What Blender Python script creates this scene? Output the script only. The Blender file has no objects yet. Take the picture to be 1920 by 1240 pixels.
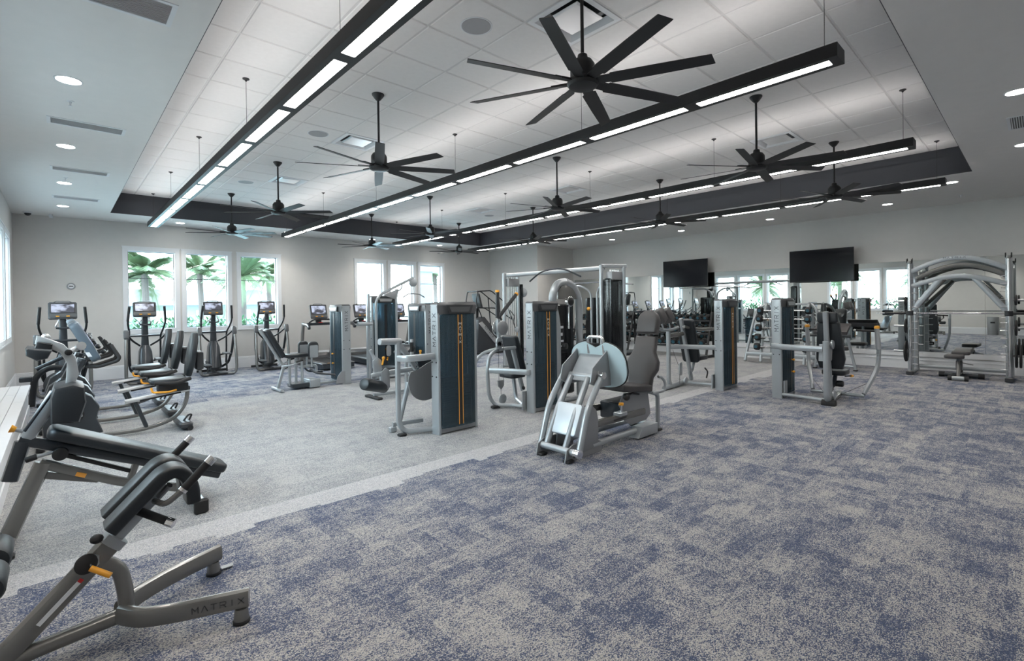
import bpy, bmesh, math, random
from math import sin, cos, pi, radians, sqrt, hypot
from mathutils import Vector, Matrix
random.seed(7)
scene = bpy.context.scene
COL = scene.collection
# ---------------------------------------------------------------- camera
CAMH = 1.62
cam_d = bpy.data.cameras.new('camera')
cam = bpy.data.objects.new('camera', cam_d)
COL.objects.link(cam)
_yaw, _pitch, _roll = 0.7471713, -0.0062014, -0.0140203
F = Vector((sin(_yaw) * cos(_pitch), cos(_yaw) * cos(_pitch), sin(_pitch)))
R0 = Vector((cos(_yaw), -sin(_yaw), 0))
U0 = R0.cross(F)
RR = R0 * cos(_roll) + U0 * sin(_roll)
UU = -R0 * sin(_roll) + U0 * cos(_roll)
M_ = Matrix((RR, UU, -F)).transposed().to_4x4()
M_.translation = Vector((0, 0, CAMH))
cam.matrix_world = M_
cam_d.sensor_width = 36.0
cam_d.lens = 916.4 / 1920 * 36
cam_d.shift_y = -44.9 / 1920
cam_d.clip_start = 0.05
cam_d.clip_end = 300
scene.camera = cam
# ---------------------------------------------------------------- world, exposure
scene.view_settings.view_transform = 'Standard'
scene.view_settings.look = 'None'
scene.view_settings.gamma = 1.0
scene.view_settings.exposure = 0.48
scene.view_settings.use_curve_mapping = False
w = bpy.data.worlds.new('sky')
scene.world = w
w.use_nodes = True
nt = w.node_tree
bgn = nt.nodes['Background']
tc = nt.nodes.new('ShaderNodeTexCoord')
sep = nt.nodes.new('ShaderNodeSeparateXYZ')
rmp = nt.nodes.new('ShaderNodeValToRGB')
nt.links.new(tc.outputs['Generated'], sep.inputs[0])
nt.links.new(sep.outputs['Z'], rmp.inputs['Fac'])
rmp.color_ramp.elements[0].position = 0.0
rmp.color_ramp.elements[0].color = (0.86, 0.94, 1.0, 1)
rmp.color_ramp.elements[1].position = 0.8
rmp.color_ramp.elements[1].color = (0.60, 0.80, 1.0, 1)
nt.links.new(rmp.outputs['Color'], bgn.inputs['Color'])
bgn.inputs['Strength'].default_value = 11.0
LED = 26.0       # strip light panels
UPL = 5.5       # up-light on top of the strips
DOWN = 30.0      # downlight discs
SPOT = 70.0      # downlight beams, watt
scene.cycles.max_bounces = 8
scene.cycles.diffuse_bounces = 4
scene.cycles.glossy_bounces = 4
scene.cycles.transmission_bounces = 6
scene.cycles.transparent_max_bounces = 12
scene.cycles.caustics_reflective = False
scene.cycles.caustics_refractive = False
scene.cycles.sample_clamp_indirect = 6.0

# ---------------------------------------------------------------- materials
MATS = {}
def mat(name, col, rough=0.5, metal=0.0, emit=0.0, bump=0.0, bscale=200.0, vary=0.0, vscale=8.0, coat=0.0, spec=0.5):
    if name in MATS: return MATS[name]
    m = bpy.data.materials.new(name); m.use_nodes = True
    n = m.node_tree; b = n.nodes['Principled BSDF']
    c = (*col, 1)
    b.inputs['Base Color'].default_value = c
    b.inputs['Roughness'].default_value = rough
    b.inputs['Metallic'].default_value = metal
    b.inputs['Specular IOR Level'].default_value = spec
    if coat: b.inputs['Coat Weight'].default_value = coat; b.inputs['Coat Roughness'].default_value = 0.08
    if emit:
        b.inputs['Emission Color'].default_value = c
        b.inputs['Emission Strength'].default_value = emit
    tcn = n.nodes.new('ShaderNodeTexCoord')
    if True:
        no = n.nodes.new('ShaderNodeTexNoise'); no.inputs['Scale'].default_value = vscale; no.inputs['Detail'].default_value = 3
        n.links.new(tcn.outputs['Object'], no.inputs['Vector'])
        mx = n.nodes.new('ShaderNodeMix'); mx.data_type = 'RGBA'; mx.blend_type = 'MULTIPLY'
        mx.inputs['A'].default_value = c
        v = vary if vary else 0.03
        rp = n.nodes.new('ShaderNodeMapRange'); rp.inputs['To Min'].default_value = 1 - v; rp.inputs['To Max'].default_value = 1 + v
        n.links.new(no.outputs['Fac'], rp.inputs['Value'])
        cb = n.nodes.new('ShaderNodeCombineColor')
        for k in range(3): n.links.new(rp.outputs['Result'], cb.inputs[k])
        mx.inputs['Factor'].default_value = 1.0
        n.links.new(cb.outputs['Color'], mx.inputs['B'])
        n.links.new(mx.outputs['Result'], b.inputs['Base Color'])
    if bump:
        n2 = n.nodes.new('ShaderNodeTexNoise'); n2.inputs['Scale'].default_value = bscale; n2.inputs['Detail'].default_value = 4
        n.links.new(tcn.outputs['Object'], n2.inputs['Vector'])
        bp = n.nodes.new('ShaderNodeBump'); bp.inputs['Strength'].default_value = bump; bp.inputs['Distance'].default_value = 0.002
        n.links.new(n2.outputs['Fac'], bp.inputs['Height']); n.links.new(bp.outputs['Normal'], b.inputs['Normal'])
    MATS[name] = m
    return m

WALL = mat('wall paint', (0.62, 0.61, 0.59), 0.75, bump=0.15, bscale=300)
TRIMW = mat('white trim paint', (0.74, 0.76, 0.78), 0.45)
SOFF = mat('soffit paint', (0.76, 0.755, 0.74), 0.8)
TILE = mat('ceiling tile', (0.80, 0.785, 0.77), 0.95, bump=0.5, bscale=260, vary=0.04, vscale=20)
TBAR = mat('ceiling grid white', (0.66, 0.65, 0.64), 0.5)
FASC = mat('charcoal fascia paint', (0.050, 0.052, 0.062), 0.45)
BLK = mat('black powder coat', (0.011, 0.011, 0.012), 0.42)
BLKP = mat('black plastic', (0.012, 0.013, 0.015), 0.35)
DKG = mat('dark grey plastic', (0.034, 0.036, 0.040), 0.38)
MIDG = mat('mid grey plastic', (0.085, 0.088, 0.092), 0.32)
SILV = mat('silver frame paint', (0.40, 0.43, 0.45), 0.32, 0.45, coat=0.2)
SILD = mat('iron grey frame paint', (0.200, 0.198, 0.190), 0.27, 0.45, coat=0.35)
CHAR = mat('charcoal frame paint', (0.030, 0.036, 0.043), 0.30, 0.2, coat=0.3)
CHRM = mat('chrome', (0.80, 0.80, 0.80), 0.14, 1.0)
ALU = mat('brushed aluminium', (0.62, 0.63, 0.64), 0.35, 0.9)
PAD = mat('black vinyl pad', (0.014, 0.018, 0.022), 0.36, bump=0.25, bscale=500)
PADG = mat('grey vinyl pad', (0.060, 0.057, 0.058), 0.42, bump=0.2, bscale=500)
RUB = mat('black rubber', (0.013, 0.013, 0.014), 0.65)
YEL = mat('yellow orange plastic', (0.85, 0.38, 0.03), 0.4)
ORG = mat('orange accent', (0.80, 0.36, 0.06), 0.4)
BLUP = mat('translucent blue plate', (0.58, 0.73, 0.77), 0.35)
SCRE = mat('dark tv screen', (0.006, 0.007, 0.010), 0.12, spec=0.22)
LETD = mat('dark lettering', (0.03, 0.03, 0.035), 0.5)
LETW = mat('light lettering', (0.75, 0.78, 0.80), 0.5)
BRKT = mat('bracket grey', (0.30, 0.31, 0.32), 0.4, 0.3)

def emis(name, col, s):
    m = bpy.data.materials.new(name); m.use_nodes = True; n = m.node_tree
    b = n.nodes['Principled BSDF']; b.inputs['Base Color'].default_value = (0.8, 0.8, 0.8, 1)
    b.inputs['Emission Color'].default_value = (*col, 1); b.inputs['Emission Strength'].default_value = s
    MATS[name] = m; return m
LEDM = emis('led diffuser', (1.0, 0.965, 0.93), LED)
UPM = emis('uplight diffuser', (1.0, 0.96, 0.94), UPL)
DOWNM = emis('downlight diffuser', (1.0, 0.97, 0.93), DOWN)

def glass_mat(name, tint=(1, 1, 1), refl=1.0, alpha=1.0):
    m = bpy.data.materials.new(name); m.use_nodes = True; n = m.node_tree
    for x in list(n.nodes): n.nodes.remove(x)
    out = n.nodes.new('ShaderNodeOutputMaterial'); tr = n.nodes.new('ShaderNodeBsdfTransparent'); gl = n.nodes.new('ShaderNodeBsdfGlossy')
    tr.inputs['Color'].default_value = (*tint, 1); gl.inputs['Roughness'].default_value = 0.02
    fr = n.nodes.new('ShaderNodeFresnel'); fr.inputs['IOR'].default_value = 1.45
    ml = n.nodes.new('ShaderNodeMath'); ml.operation = 'MULTIPLY'; ml.inputs[1].default_value = refl
    mx = n.nodes.new('ShaderNodeMixShader')
    n.links.new(fr.outputs[0], ml.inputs[0]); n.links.new(ml.outputs[0], mx.inputs[0]); n.links.new(tr.outputs[0], mx.inputs[1]); n.links.new(gl.outputs[0], mx.inputs[2]); n.links.new(mx.outputs[0], out.inputs[0])
    MATS[name] = m; return m
GLASS = glass_mat('window glass', (0.95, 0.99, 0.98), 0.6)

def shroud_mat(name, col, dens, rough=0.12, tint=(0.3, 0.3, 0.3)):
    # smoked translucent plastic: part glossy tinted plastic, part see-through
    m = bpy.data.materials.new(name); m.use_nodes = True; n = m.node_tree
    b = n.nodes['Principled BSDF']; b.inputs['Base Color'].default_value = (*col, 1); b.inputs['Roughness'].default_value = rough
    b.inputs['Specular IOR Level'].default_value = 0.6
    tr = n.nodes.new('ShaderNodeBsdfTransparent'); tr.inputs['Color'].default_value = (*tint, 1)
    mx = n.nodes.new('ShaderNodeMixShader'); mx.inputs[0].default_value = dens
    out = n.nodes['Material Output']
    n.links.new(tr.outputs[0], mx.inputs[1]); n.links.new(b.outputs[0], mx.inputs[2]); n.links.new(mx.outputs[0], out.inputs[0])
    MATS[name] = m; return m
SHR = shroud_mat('smoked blue shroud', (0.062, 0.094, 0.116), 0.45, 0.16, (0.50, 0.62, 0.68))
SHRK = shroud_mat('smoked black shroud', (0.012, 0.013, 0.015), 0.62)

def carpet_mat(name, c_lo, c_hi, mid, contrast, patch=1.0, seed=0.0):
    m = bpy.data.materials.new(name); m.use_nodes = True; n = m.node_tree; b = n.nodes['Principled BSDF']
    b.inputs['Roughness'].default_value = 0.95; b.inputs['Specular IOR Level'].default_value = 0.1
    N = n.nodes.new; Lk = n.links.new
    tcn = N('ShaderNodeTexCoord')
    off = N('ShaderNodeVectorMath'); off.operation = 'ADD'; off.inputs[1].default_value = (seed, seed * 0.7, 0)
    Lk(tcn.outputs['Object'], off.inputs[0])
    # rectilinear patches: noise read at positions snapped to small oblongs, twice, plus a soft cloud
    def snapped(sx, sy, o, nscale):
        v = N('ShaderNodeVectorMath'); v.operation = 'ADD'; v.inputs[1].default_value = (o, o * 1.3, 0); Lk(off.outputs[0], v.inputs[0])
        s = N('ShaderNodeVectorMath'); s.operation = 'SNAP'; s.inputs[1].default_value = (sx, sy, 10); Lk(v.outputs[0], s.inputs[0])
        w_ = N('ShaderNodeTexWhiteNoise'); w_.noise_dimensions = '2D'
        Lk(s.outputs[0], w_.inputs['Vector']); return w_.outputs['Value']
    def cloud(sc, det, rough, stretch):
        mp = N('ShaderNodeMapping'); mp.inputs['Scale'].default_value = stretch; Lk(off.outputs[0], mp.inputs['Vector'])
        q = N('ShaderNodeTexNoise'); q.inputs['Scale'].default_value = sc; q.inputs['Detail'].default_value = det; q.inputs['Roughness'].default_value = rough
        Lk(mp.outputs[0], q.inputs['Vector']); return q.outputs['Fac']
    def mul(a, k):
        x = N('ShaderNodeMath'); x.operation = 'MULTIPLY'; x.inputs[1].default_value = k; Lk(a, x.inputs[0]); return x.outputs[0]
    def add(a, c):
        x = N('ShaderNodeMath'); x.operation = 'ADD'; Lk(a, x.inputs[0]); Lk(c, x.inputs[1]); return x.outputs[0]
    s1 = snapped(0.24, 0.12, 0.031, 3.1); s2 = snapped(0.13, 0.26, 3.7, 2.7); s3 = snapped(0.5, 0.25, 9.13, 5.3)
    cl = cloud(2.2, 8, 0.72, (1, 1.0, 1)); fine = cloud(11, 6, 0.75, (0.6, 1.6, 1))
    t = add(add(mul(s1, 0.34 * patch), mul(s2, 0.32 * patch)), add(mul(s3, 0.22 * patch), add(mul(cl, 1.1), mul(fine, 1.4))))
    mr = N('ShaderNodeMapRange'); tot = (0.88 * patch + 2.5) * 0.5
    mr.inputs['From Min'].default_value = tot - contrast; mr.inputs['From Max'].default_value = tot + contrast
    mr.inputs['To Min'].default_value = mid - 0.32; mr.inputs['To Max'].default_value = mid + 0.32; Lk(t, mr.inputs['Value'])
    # loops: random value per yarn loop, rows run along x
    mp = N('ShaderNodeMapping'); mp.inputs['Scale'].default_value = (190, 270, 1); Lk(tcn.outputs['Object'], mp.inputs['Vector'])
    vo = N('ShaderNodeTexVoronoi'); vo.voronoi_dimensions = '2D'; vo.inputs['Scale'].default_value = 1.0; Lk(mp.outputs[0], vo.inputs['Vector'])
    sp = N('ShaderNodeSeparateColor'); Lk(vo.outputs['Color'], sp.inputs[0])
    df = N('ShaderNodeMath'); df.operation = 'SUBTRACT'; Lk(mr.outputs[0], df.inputs[0]); Lk(sp.outputs[0], df.inputs[1])
    st = N('ShaderNodeMapRange'); st.inputs['From Min'].default_value = -0.16; st.inputs['From Max'].default_value = 0.16; Lk(df.outputs[0], st.inputs['Value'])
    mx = N('ShaderNodeMix'); mx.data_type = 'RGBA'; mx.inputs['A'].default_value = (*c_lo, 1); mx.inputs['B'].default_value = (*c_hi, 1); Lk(st.outputs[0], mx.inputs['Factor'])
    # per loop brightness
    br = N('ShaderNodeMapRange'); br.inputs['To Min'].default_value = 0.78; br.inputs['To Max'].default_value = 1.22; Lk(sp.outputs[1], br.inputs['Value'])
    sc_ = N('ShaderNodeVectorMath'); sc_.operation = 'SCALE'; Lk(mx.outputs['Result'], sc_.inputs[0]); Lk(br.outputs[0], sc_.inputs['Scale'])
    Lk(sc_.outputs[0], b.inputs['Base Color'])
    bp = N('ShaderNodeBump'); bp.inputs['Strength'].default_value = 0.6; bp.inputs['Distance'].default_value = 0.003; bp.invert = True
    Lk(vo.outputs['Distance'], bp.inputs['Height']); Lk(bp.outputs['Normal'], b.inputs['Normal'])
    MATS[name] = m; return m
CARB = carpet_mat('blue patterned carpet', (0.078, 0.100, 0.162), (0.43, 0.42, 0.405), 0.44, 0.34)
CARL = carpet_mat('pale grey carpet', (0.20, 0.215, 0.24), (0.44, 0.44, 0.43), 0.60, 0.50, 0.7, 5.0)
CARK = carpet_mat('plain pale carpet border', (0.30, 0.31, 0.34), (0.50, 0.50, 0.50), 0.75, 0.9, 0.3, 8.0)
# ---------------------------------------------------------------- geometry helpers
def frame_from(d, up=None):
    d = Vector(d).normalized()
    u = Vector(up) if up is not None else (Vector((0, 0, 1)) if abs(d.z) < 0.95 else Vector((0, 1, 0)))
    s = d.cross(u)
    if s.length < 1e-6: s = d.cross(Vector((1, 0, 0)))
    s.normalize(); v = s.cross(d).normalized()
    return s, v, d     # side, up, along

def rrect(w, h, r, n=3):
    """rounded rectangle outline, centred"""
    r = max(1e-5, min(r, w / 2 - 1e-5, h / 2 - 1e-5)); o = []
    for cx, cy, a0 in ((w/2-r, h/2-r, 0), (-w/2+r, h/2-r, 90), (-w/2+r, -h/2+r, 180), (w/2-r, -h/2+r, 270)):
        for k in range(n + 1):
            a = radians(a0 + 90 * k / n); o.append((cx + r * cos(a), cy + r * sin(a)))
    return o

def fillet(path, r, n=5):
    P = [Vector(p) for p in path]
    if r <= 0 or len(P) < 3: return P
    out = [P[0]]
    for i in range(1, len(P) - 1):
        a, b, c = P[i-1], P[i], P[i+1]
        rr = min(r, (a-b).length * 0.48, (c-b).length * 0.48)
        p = b + (a-b).normalized() * rr; q = b + (c-b).normalized() * rr
        for k in range(n + 1):
            t = k / n; out.append(p * (1-t)**2 + b * 2*t*(1-t) + q * t*t)
    out.append(P[-1]); return out

class MB:
    def __init__(s): s.v = []; s.f = []
    def add(s, vs, fs):
        o = len(s.v); s.v += [tuple(x) for x in vs]; s.f += [tuple(i + o for i in f) for f in fs]; return s
    def loft(s, rings, cap=True, closed=True):
        n = len(rings[0]); vs = [p for r in rings for p in r]; fs = []
        for i in range(len(rings) - 1):
            for j in range(n if closed else n - 1):
                k = (j + 1) % n; fs.append((i*n+j, i*n+k, (i+1)*n+k, (i+1)*n+j))
        if cap: fs.append(tuple(range(n-1, -1, -1))); fs.append(tuple((len(rings)-1)*n + j for j in range(n)))
        return s.add(vs, fs)
    def box(s, c, d, rot=None, bev=0.0):
        x, y, z = (q/2 for q in d); M = rot.to_3x3() if rot is not None else None
        if bev > 0:
            o = rrect(d[0], d[1], bev * 1.5, 2); rings = []
            for zz, ins in ((-z, bev), (-z+bev, 0), (z-bev, 0), (z, bev)):
                kx, ky = (d[0]-2*ins)/d[0], (d[1]-2*ins)/d[1]
                r = [Vector((px*kx, py*ky, zz)) for px, py in o]
                rings.append([(M @ p if M else p) + Vector(c) for p in r])
            return s.loft(rings)
        vs = [Vector((a, b, e)) for e in (-z, z) for a, b in ((-x, -y), (x, -y), (x, y), (-x, y))]
        vs = [(M @ p if M else p) + Vector(c) for p in vs]
        return s.add(vs, [(3,2,1,0),(4,5,6,7),(0,1,5,4),(1,2,6,5),(2,3,7,6),(3,0,4,7)])
    def b2(s, lo, hi, bev=0.0):
        return s.box([(a+b)/2 for a, b in zip(lo, hi)], [abs(b-a) for a, b in zip(lo, hi)], None, bev)
    def sweep(s, path, prof, up=None, scale=None):
        P = [Vector(p) for p in path]; rings = []
        T = [(P[min(i+1, len(P)-1)] - P[max(i-1, 0)]).normalized() for i in range(len(P))]
        sd, u, _ = frame_from(T[0], up)
        for i, p in enumerate(P):
            d = T[i]
            if up is not None and abs(d.dot(Vector(up).normalized())) < 0.97: sd, u, _ = frame_from(d, up)
            else:
                u = (u - d * u.dot(d)).normalized(); sd = d.cross(u).normalized()
            k = 1.0
            if 0 < i < len(P)-1:
                c = (P[i]-P[i-1]).normalized().dot((P[i+1]-P[i]).normalized()); k = 1.0
            kk = scale[i] if scale else 1.0
            rings.append([p + sd * (a*kk) + u * (b*kk) for a, b in prof])
        return s.loft(rings)
    def tube(s, path, r, n=12, fil=0.0, fn=5, scale=None):
        pr = [(r*cos(2*pi*k/n), r*sin(2*pi*k/n)) for k in range(n)]
        return s.sweep(fillet(path, fil, fn), pr, None, scale)
    def bar(s, path, w, h, r=None, fil=0.0, up=None, fn=5):
        """rounded rectangular tube; w sideways, h along up"""
        return s.sweep(fillet(path, fil, fn), rrect(w, h, r if r is not None else min(w, h)*0.25, 2), up)
    def cyl(s, a, b, r, n=16, r2=None):
        a, b = Vector(a), Vector(b); sd, u, d = frame_from(b - a); r2 = r if r2 is None else r2
        return s.loft([[a + sd*(r*cos(2*pi*k/n)) + u*(r*sin(2*pi*k/n)) for k in range(n)], [b + sd*(r2*cos(2*pi*k/n)) + u*(r2*sin(2*pi*k/n)) for k in range(n)]])
    def lathe(s, a, axis, prof, n=20):
        """prof: (distance along axis, radius)"""
        a = Vector(a); sd, u, d = frame_from(axis)
        return s.loft([[a + d*t + sd*(max(r, 1e-4)*cos(2*pi*k/n)) + u*(max(r, 1e-4)*sin(2*pi*k/n)) for k in range(n)] for t, r in prof])
    def roll(s, a, b, r, bev=0.02, n=18):
        a, b = Vector(a), Vector(b); L = (b-a).length
        return s.lathe(a, b-a, [(0, r-bev), (bev*0.3, r-bev*0.35), (bev, r), (L-bev, r), (L-bev*0.3, r-bev*0.35), (L, r-bev)], n)
    def ball(s, c, r, n=12, sq=(1, 1, 1)):
        c = Vector(c); rings = []
        for i in range(n//2 + 1):
            t = pi * i / (n//2); rr = max(r * sin(t), 1e-4)
            rings.append([c + Vector((rr*cos(2*pi*k/n)*sq[0], rr*sin(2*pi*k/n)*sq[1], -r*cos(t)*sq[2])) for k in range(n)])
        return s.loft(rings)
    def prism(s, pts, o, x, y, t, bev=0.0):
        """outline pts (2D) in plane at origin o with axes x, y; thickness t along x cross y, centred; bev rounds the rims"""
        o, x, y = Vector(o), Vector(x).normalized(), Vector(y).normalized(); z = x.cross(y).normalized()
        area = sum(pts[i][0]*pts[(i+1) % len(pts)][1] - pts[(i+1) % len(pts)][0]*pts[i][1] for i in range(len(pts)))
        if area < 0: pts = pts[::-1]
        n = len(pts)
        def inset(d):
            if d <= 0: return pts
            q = []
            for i in range(n):
                a, b, c = Vector(pts[i-1]), Vector(pts[i]), Vector(pts[(i+1) % n])
                e1, e2 = (b-a), (c-b)
                if e1.length < 1e-7 or e2.length < 1e-7: q.append(tuple(b)); continue
                e1.normalize(); e2.normalize()
                n1, n2 = Vector((-e1.y, e1.x)), Vector((-e2.y, e2.x)); m = n1 + n2
                if m.length < 1e-4: q.append(tuple(b)); continue
                m.normalize(); k = min(1.6, 1 / max(0.3, m.dot(n1)))
                q.append(tuple(b + m * d * k))
            return q
        lv = [(-t/2, 0), (t/2, 0)] if bev <= 0 else [(-t/2, bev), (-t/2 + bev*0.3, bev*0.3), (-t/2+bev, 0), (t/2-bev, 0), (t/2 - bev*0.3, bev*0.3), (t/2, bev)]
        return s.loft([[o + x*a + y*b + z*h for a, b in inset(d)] for h, d in lv])
    def mesh(s, name, m, smooth=35):
        me = bpy.data.meshes.new(name); me.from_pydata(s.v, [], s.f); me.update()
        bm = bmesh.new(); bm.from_mesh(me); bmesh.ops.recalc_face_normals(bm, faces=bm.faces); bm.to_mesh(me); bm.free()
        if smooth:
            me.polygons.foreach_set('use_smooth', [True] * len(me.polygons))
            me.set_sharp_from_angle(angle=radians(smooth))
        if m: me.materials.append(m)
        return me
    def build(s, name, m, parent=None, label=None, kind=None, smooth=35):
        o = bpy.data.objects.new(name, s.mesh(name, m, smooth)); COL.objects.link(o)
        if parent is not None: o.parent = parent
        if label: o['label'] = label
        if kind: o['kind'] = kind
        return o

def thing(name, label, cat, loc=(0, 0, 0), rz=0.0, group=None):
    o = bpy.data.objects.new(name, None); COL.objects.link(o); o.location = loc; o.rotation_euler = (0, 0, rz)
    o.empty_display_size = 0.2
    o['label'] = label; o['category'] = cat
    if group: o['group'] = group
    return o
def tag(o, label, cat, group=None, kind=None):
    o['label'] = label; o['category'] = cat
    if group: o['group'] = group
    if kind: o['kind'] = kind
    return o
def copy_tree(o, parent=None):
    c = o.copy(); COL.objects.link(c)
    if parent is not None: c.parent = parent
    for ch in [q for q in o.children]: copy_tree(ch, c)
    return c
def dup(o, loc, rz=None, label=None, group=None):
    c = copy_tree(o); c.location = loc
    if rz is not None: c.rotation_euler = (0, 0, rz)
    if label: c['label'] = label
    if group: c['group'] = group
    return c
def inst(name, me, parent=None, loc=(0, 0, 0), rot=None):
    o = bpy.data.objects.new(name, me); COL.objects.link(o); o.location = loc
    if rot is not None: o.rotation_euler = rot
    if parent is not None: o.parent = parent
    return o

# stroke letters (cell 1 wide, 1.2 high)
GLY = {'M': [[(0,0),(0,1.2),(.5,.45),(1,1.2),(1,0)]], 'A': [[(0,0),(.5,1.2),(1,0)]], 'T': [[(0,1.2),(1,1.2)],[(.5,1.2),(.5,0)]],
       'R': [[(0,0),(0,1.2),(.8,1.2),(1,1.05),(1,.7),(.8,.55),(0,.55)],[(.55,.55),(1,0)]], 'I': [[(.5,0),(.5,1.2)]], 'X': [[(0,0),(1,1.2)],[(1,0),(0,1.2)]]}
def letters(txt, o, x, y, h, w=None, gap=0.35, thick=0.16, depth=0.002, stack=False):
    """txt as flat raised strokes in plane o, x (reading direction), y (up)"""
    o, x, y = Vector(o), Vector(x).normalized(), Vector(y).normalized(); z = x.cross(y); k = h / 1.2; m = MB(); cw = (w or h/1.2)
    for i, ch in enumerate(txt):
        ox, oy = (0, -i * h * (1 + gap)) if stack else (i * (cw + gap * cw), 0)
        for st in GLY[ch]:
            for (ax, ay), (bx, by) in zip(st, st[1:]):
                p = o + x * (ox + ax*cw) + y * (oy + ay*k) + z*depth/2; q = o + x*(ox + bx*cw) + y*(oy + by*k) + z*depth/2
                sd, u, d = frame_from(q - p, z); t = thick*k/2
                e = d * t * 0.6
                m.loft([[p - e + sd*t - z*depth/2, p - e - sd*t - z*depth/2, p - e - sd*t + z*depth/2, p - e + sd*t + z*depth/2], [q + e + sd*t - z*depth/2, q + e - sd*t - z*depth/2, q + e - sd*t + z*depth/2, q + e + sd*t + z*depth/2]])
    return m

# ---------------------------------------------------------------- the room
XL, XM, YB, YN = -0.70, 14.33, 14.60, -2.0
H1, H2 = 3.66, 4.12
TX0, TX1, TY0, TY1 = 0.82, 10.90, 0.73, 13.36
T = 0.22
# floor: carpet fields as parts of the floor slab
fl = MB().b2((XL-T, YN-T, -0.12), (XM+T, YB+T, -0.012)).build('floor', WALL); fl['kind'] = 'structure'
def ragged(y0, seed, amp=0.10):
    r = random.Random(seed); pts = []; x = XL
    while x < XM:
        w_ = r.choice([0.12, 0.25, 0.25, 0.5]); y = y0 + r.choice([-1, -0.5, 0, 0, 0.5, 1]) * amp
        pts += [(x, y), (min(x + w_, XM), y)]; x += w_
    return pts
def field(name, m, lower, upper, z=0.0):
    mb = MB(); lo, up = lower, upper
    xs = sorted(set([p[0] for p in lo] + [p[0] for p in up]))
    def at(c, x):
        for (a, ya), (b, yb) in zip(c[::2], c[1::2]):
            if a - 1e-6 <= x < b - 1e-6: return ya
        return c[-1][1]
    for a, b in zip(xs, xs[1:]):
        ya, yb = at(lo, a), at(up, a)
        mb.b2((a, ya, z - 0.012), (b, yb, z))
    o = mb.build(name, m, fl, smooth=0); return o
# boundary lines (the blue field starts at about Y 4.05 and again beyond Y 9.95)
b1 = ragged(3.97, 3, 0.07); b2_ = [(XL, 4.28), (XM, 4.28)]; b3 = [(XL, 9.8), (XM, 9.8)]
field('blue_carpet', CARB, [(XL, YN), (XM, YN)], b1)
field('carpet_border', CARK, b1, b2_)
field('pale_carpet', CARL, b2_, b3)
field('blue_carpet', CARB, b3, [(XL, YB), (XM, YB)])

def wall_with_holes(name, axis, c0, c1, lo, hi, z0, z1, holes, m=WALL):
    """axis 'x': wall spans x lo..hi, thickness y c0..c1; holes (a, b, za, zb)"""
    mb = MB(); cuts = sorted(holes); cur = lo
    def put(a, b, za, zb):
        if b - a < 1e-5 or zb - za < 1e-5: return
        if axis == 'x': mb.b2((a, c0, za), (b, c1, zb))
        else: mb.b2((c0, a, za), (c1, b, zb))
    for a, b, za, zb in cuts:
        put(cur, a, z0, z1); put(a, b, z0, za); put(a, b, zb, z1); cur = b
    put(cur, hi, z0, z1)
    o = mb.build(name, m, smooth=0); o['kind'] = 'structure'; return o
WZ0, WZ1 = 1.03, 3.09
backw = [(1.10, 2.22), (2.26, 3.38), (3.50, 4.62), (6.80, 7.90), (7.97, 9.03), (9.11, 10.21)]
leftw = [(4.00, 5.14), (5.20, 6.32), (6.38, 7.50), (9.30, 10.52), (10.60, 12.12), (12.20, 13.42)]
CF = 0.09  # casing width
def hole(a, b): return (a + CF, b - CF, WZ0 + CF, WZ1 - CF)
wall_with_holes('wall_back', 'x', YB, YB+T, XL-T, XM+T, 0, H1, [hole(*q) for q in backw])
wall_with_holes('wall_left', 'y', XL-T, XL, YN-T, YB, 0, H1, [hole(*q) for q in leftw])
wall_with_holes('wall_right', 'y', XM, XM+T, YN-T, YB, 0, H1, [])
wall_with_holes('wall_front', 'x', YN-T, YN, XL, XM, 0, H1, [])
mb = MB(); mb.b2((12.38, 12.02, 0), (XM, YB, H1)); o = mb.build('wall_corner', WALL, smooth=0); o['kind'] = 'structure'
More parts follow.
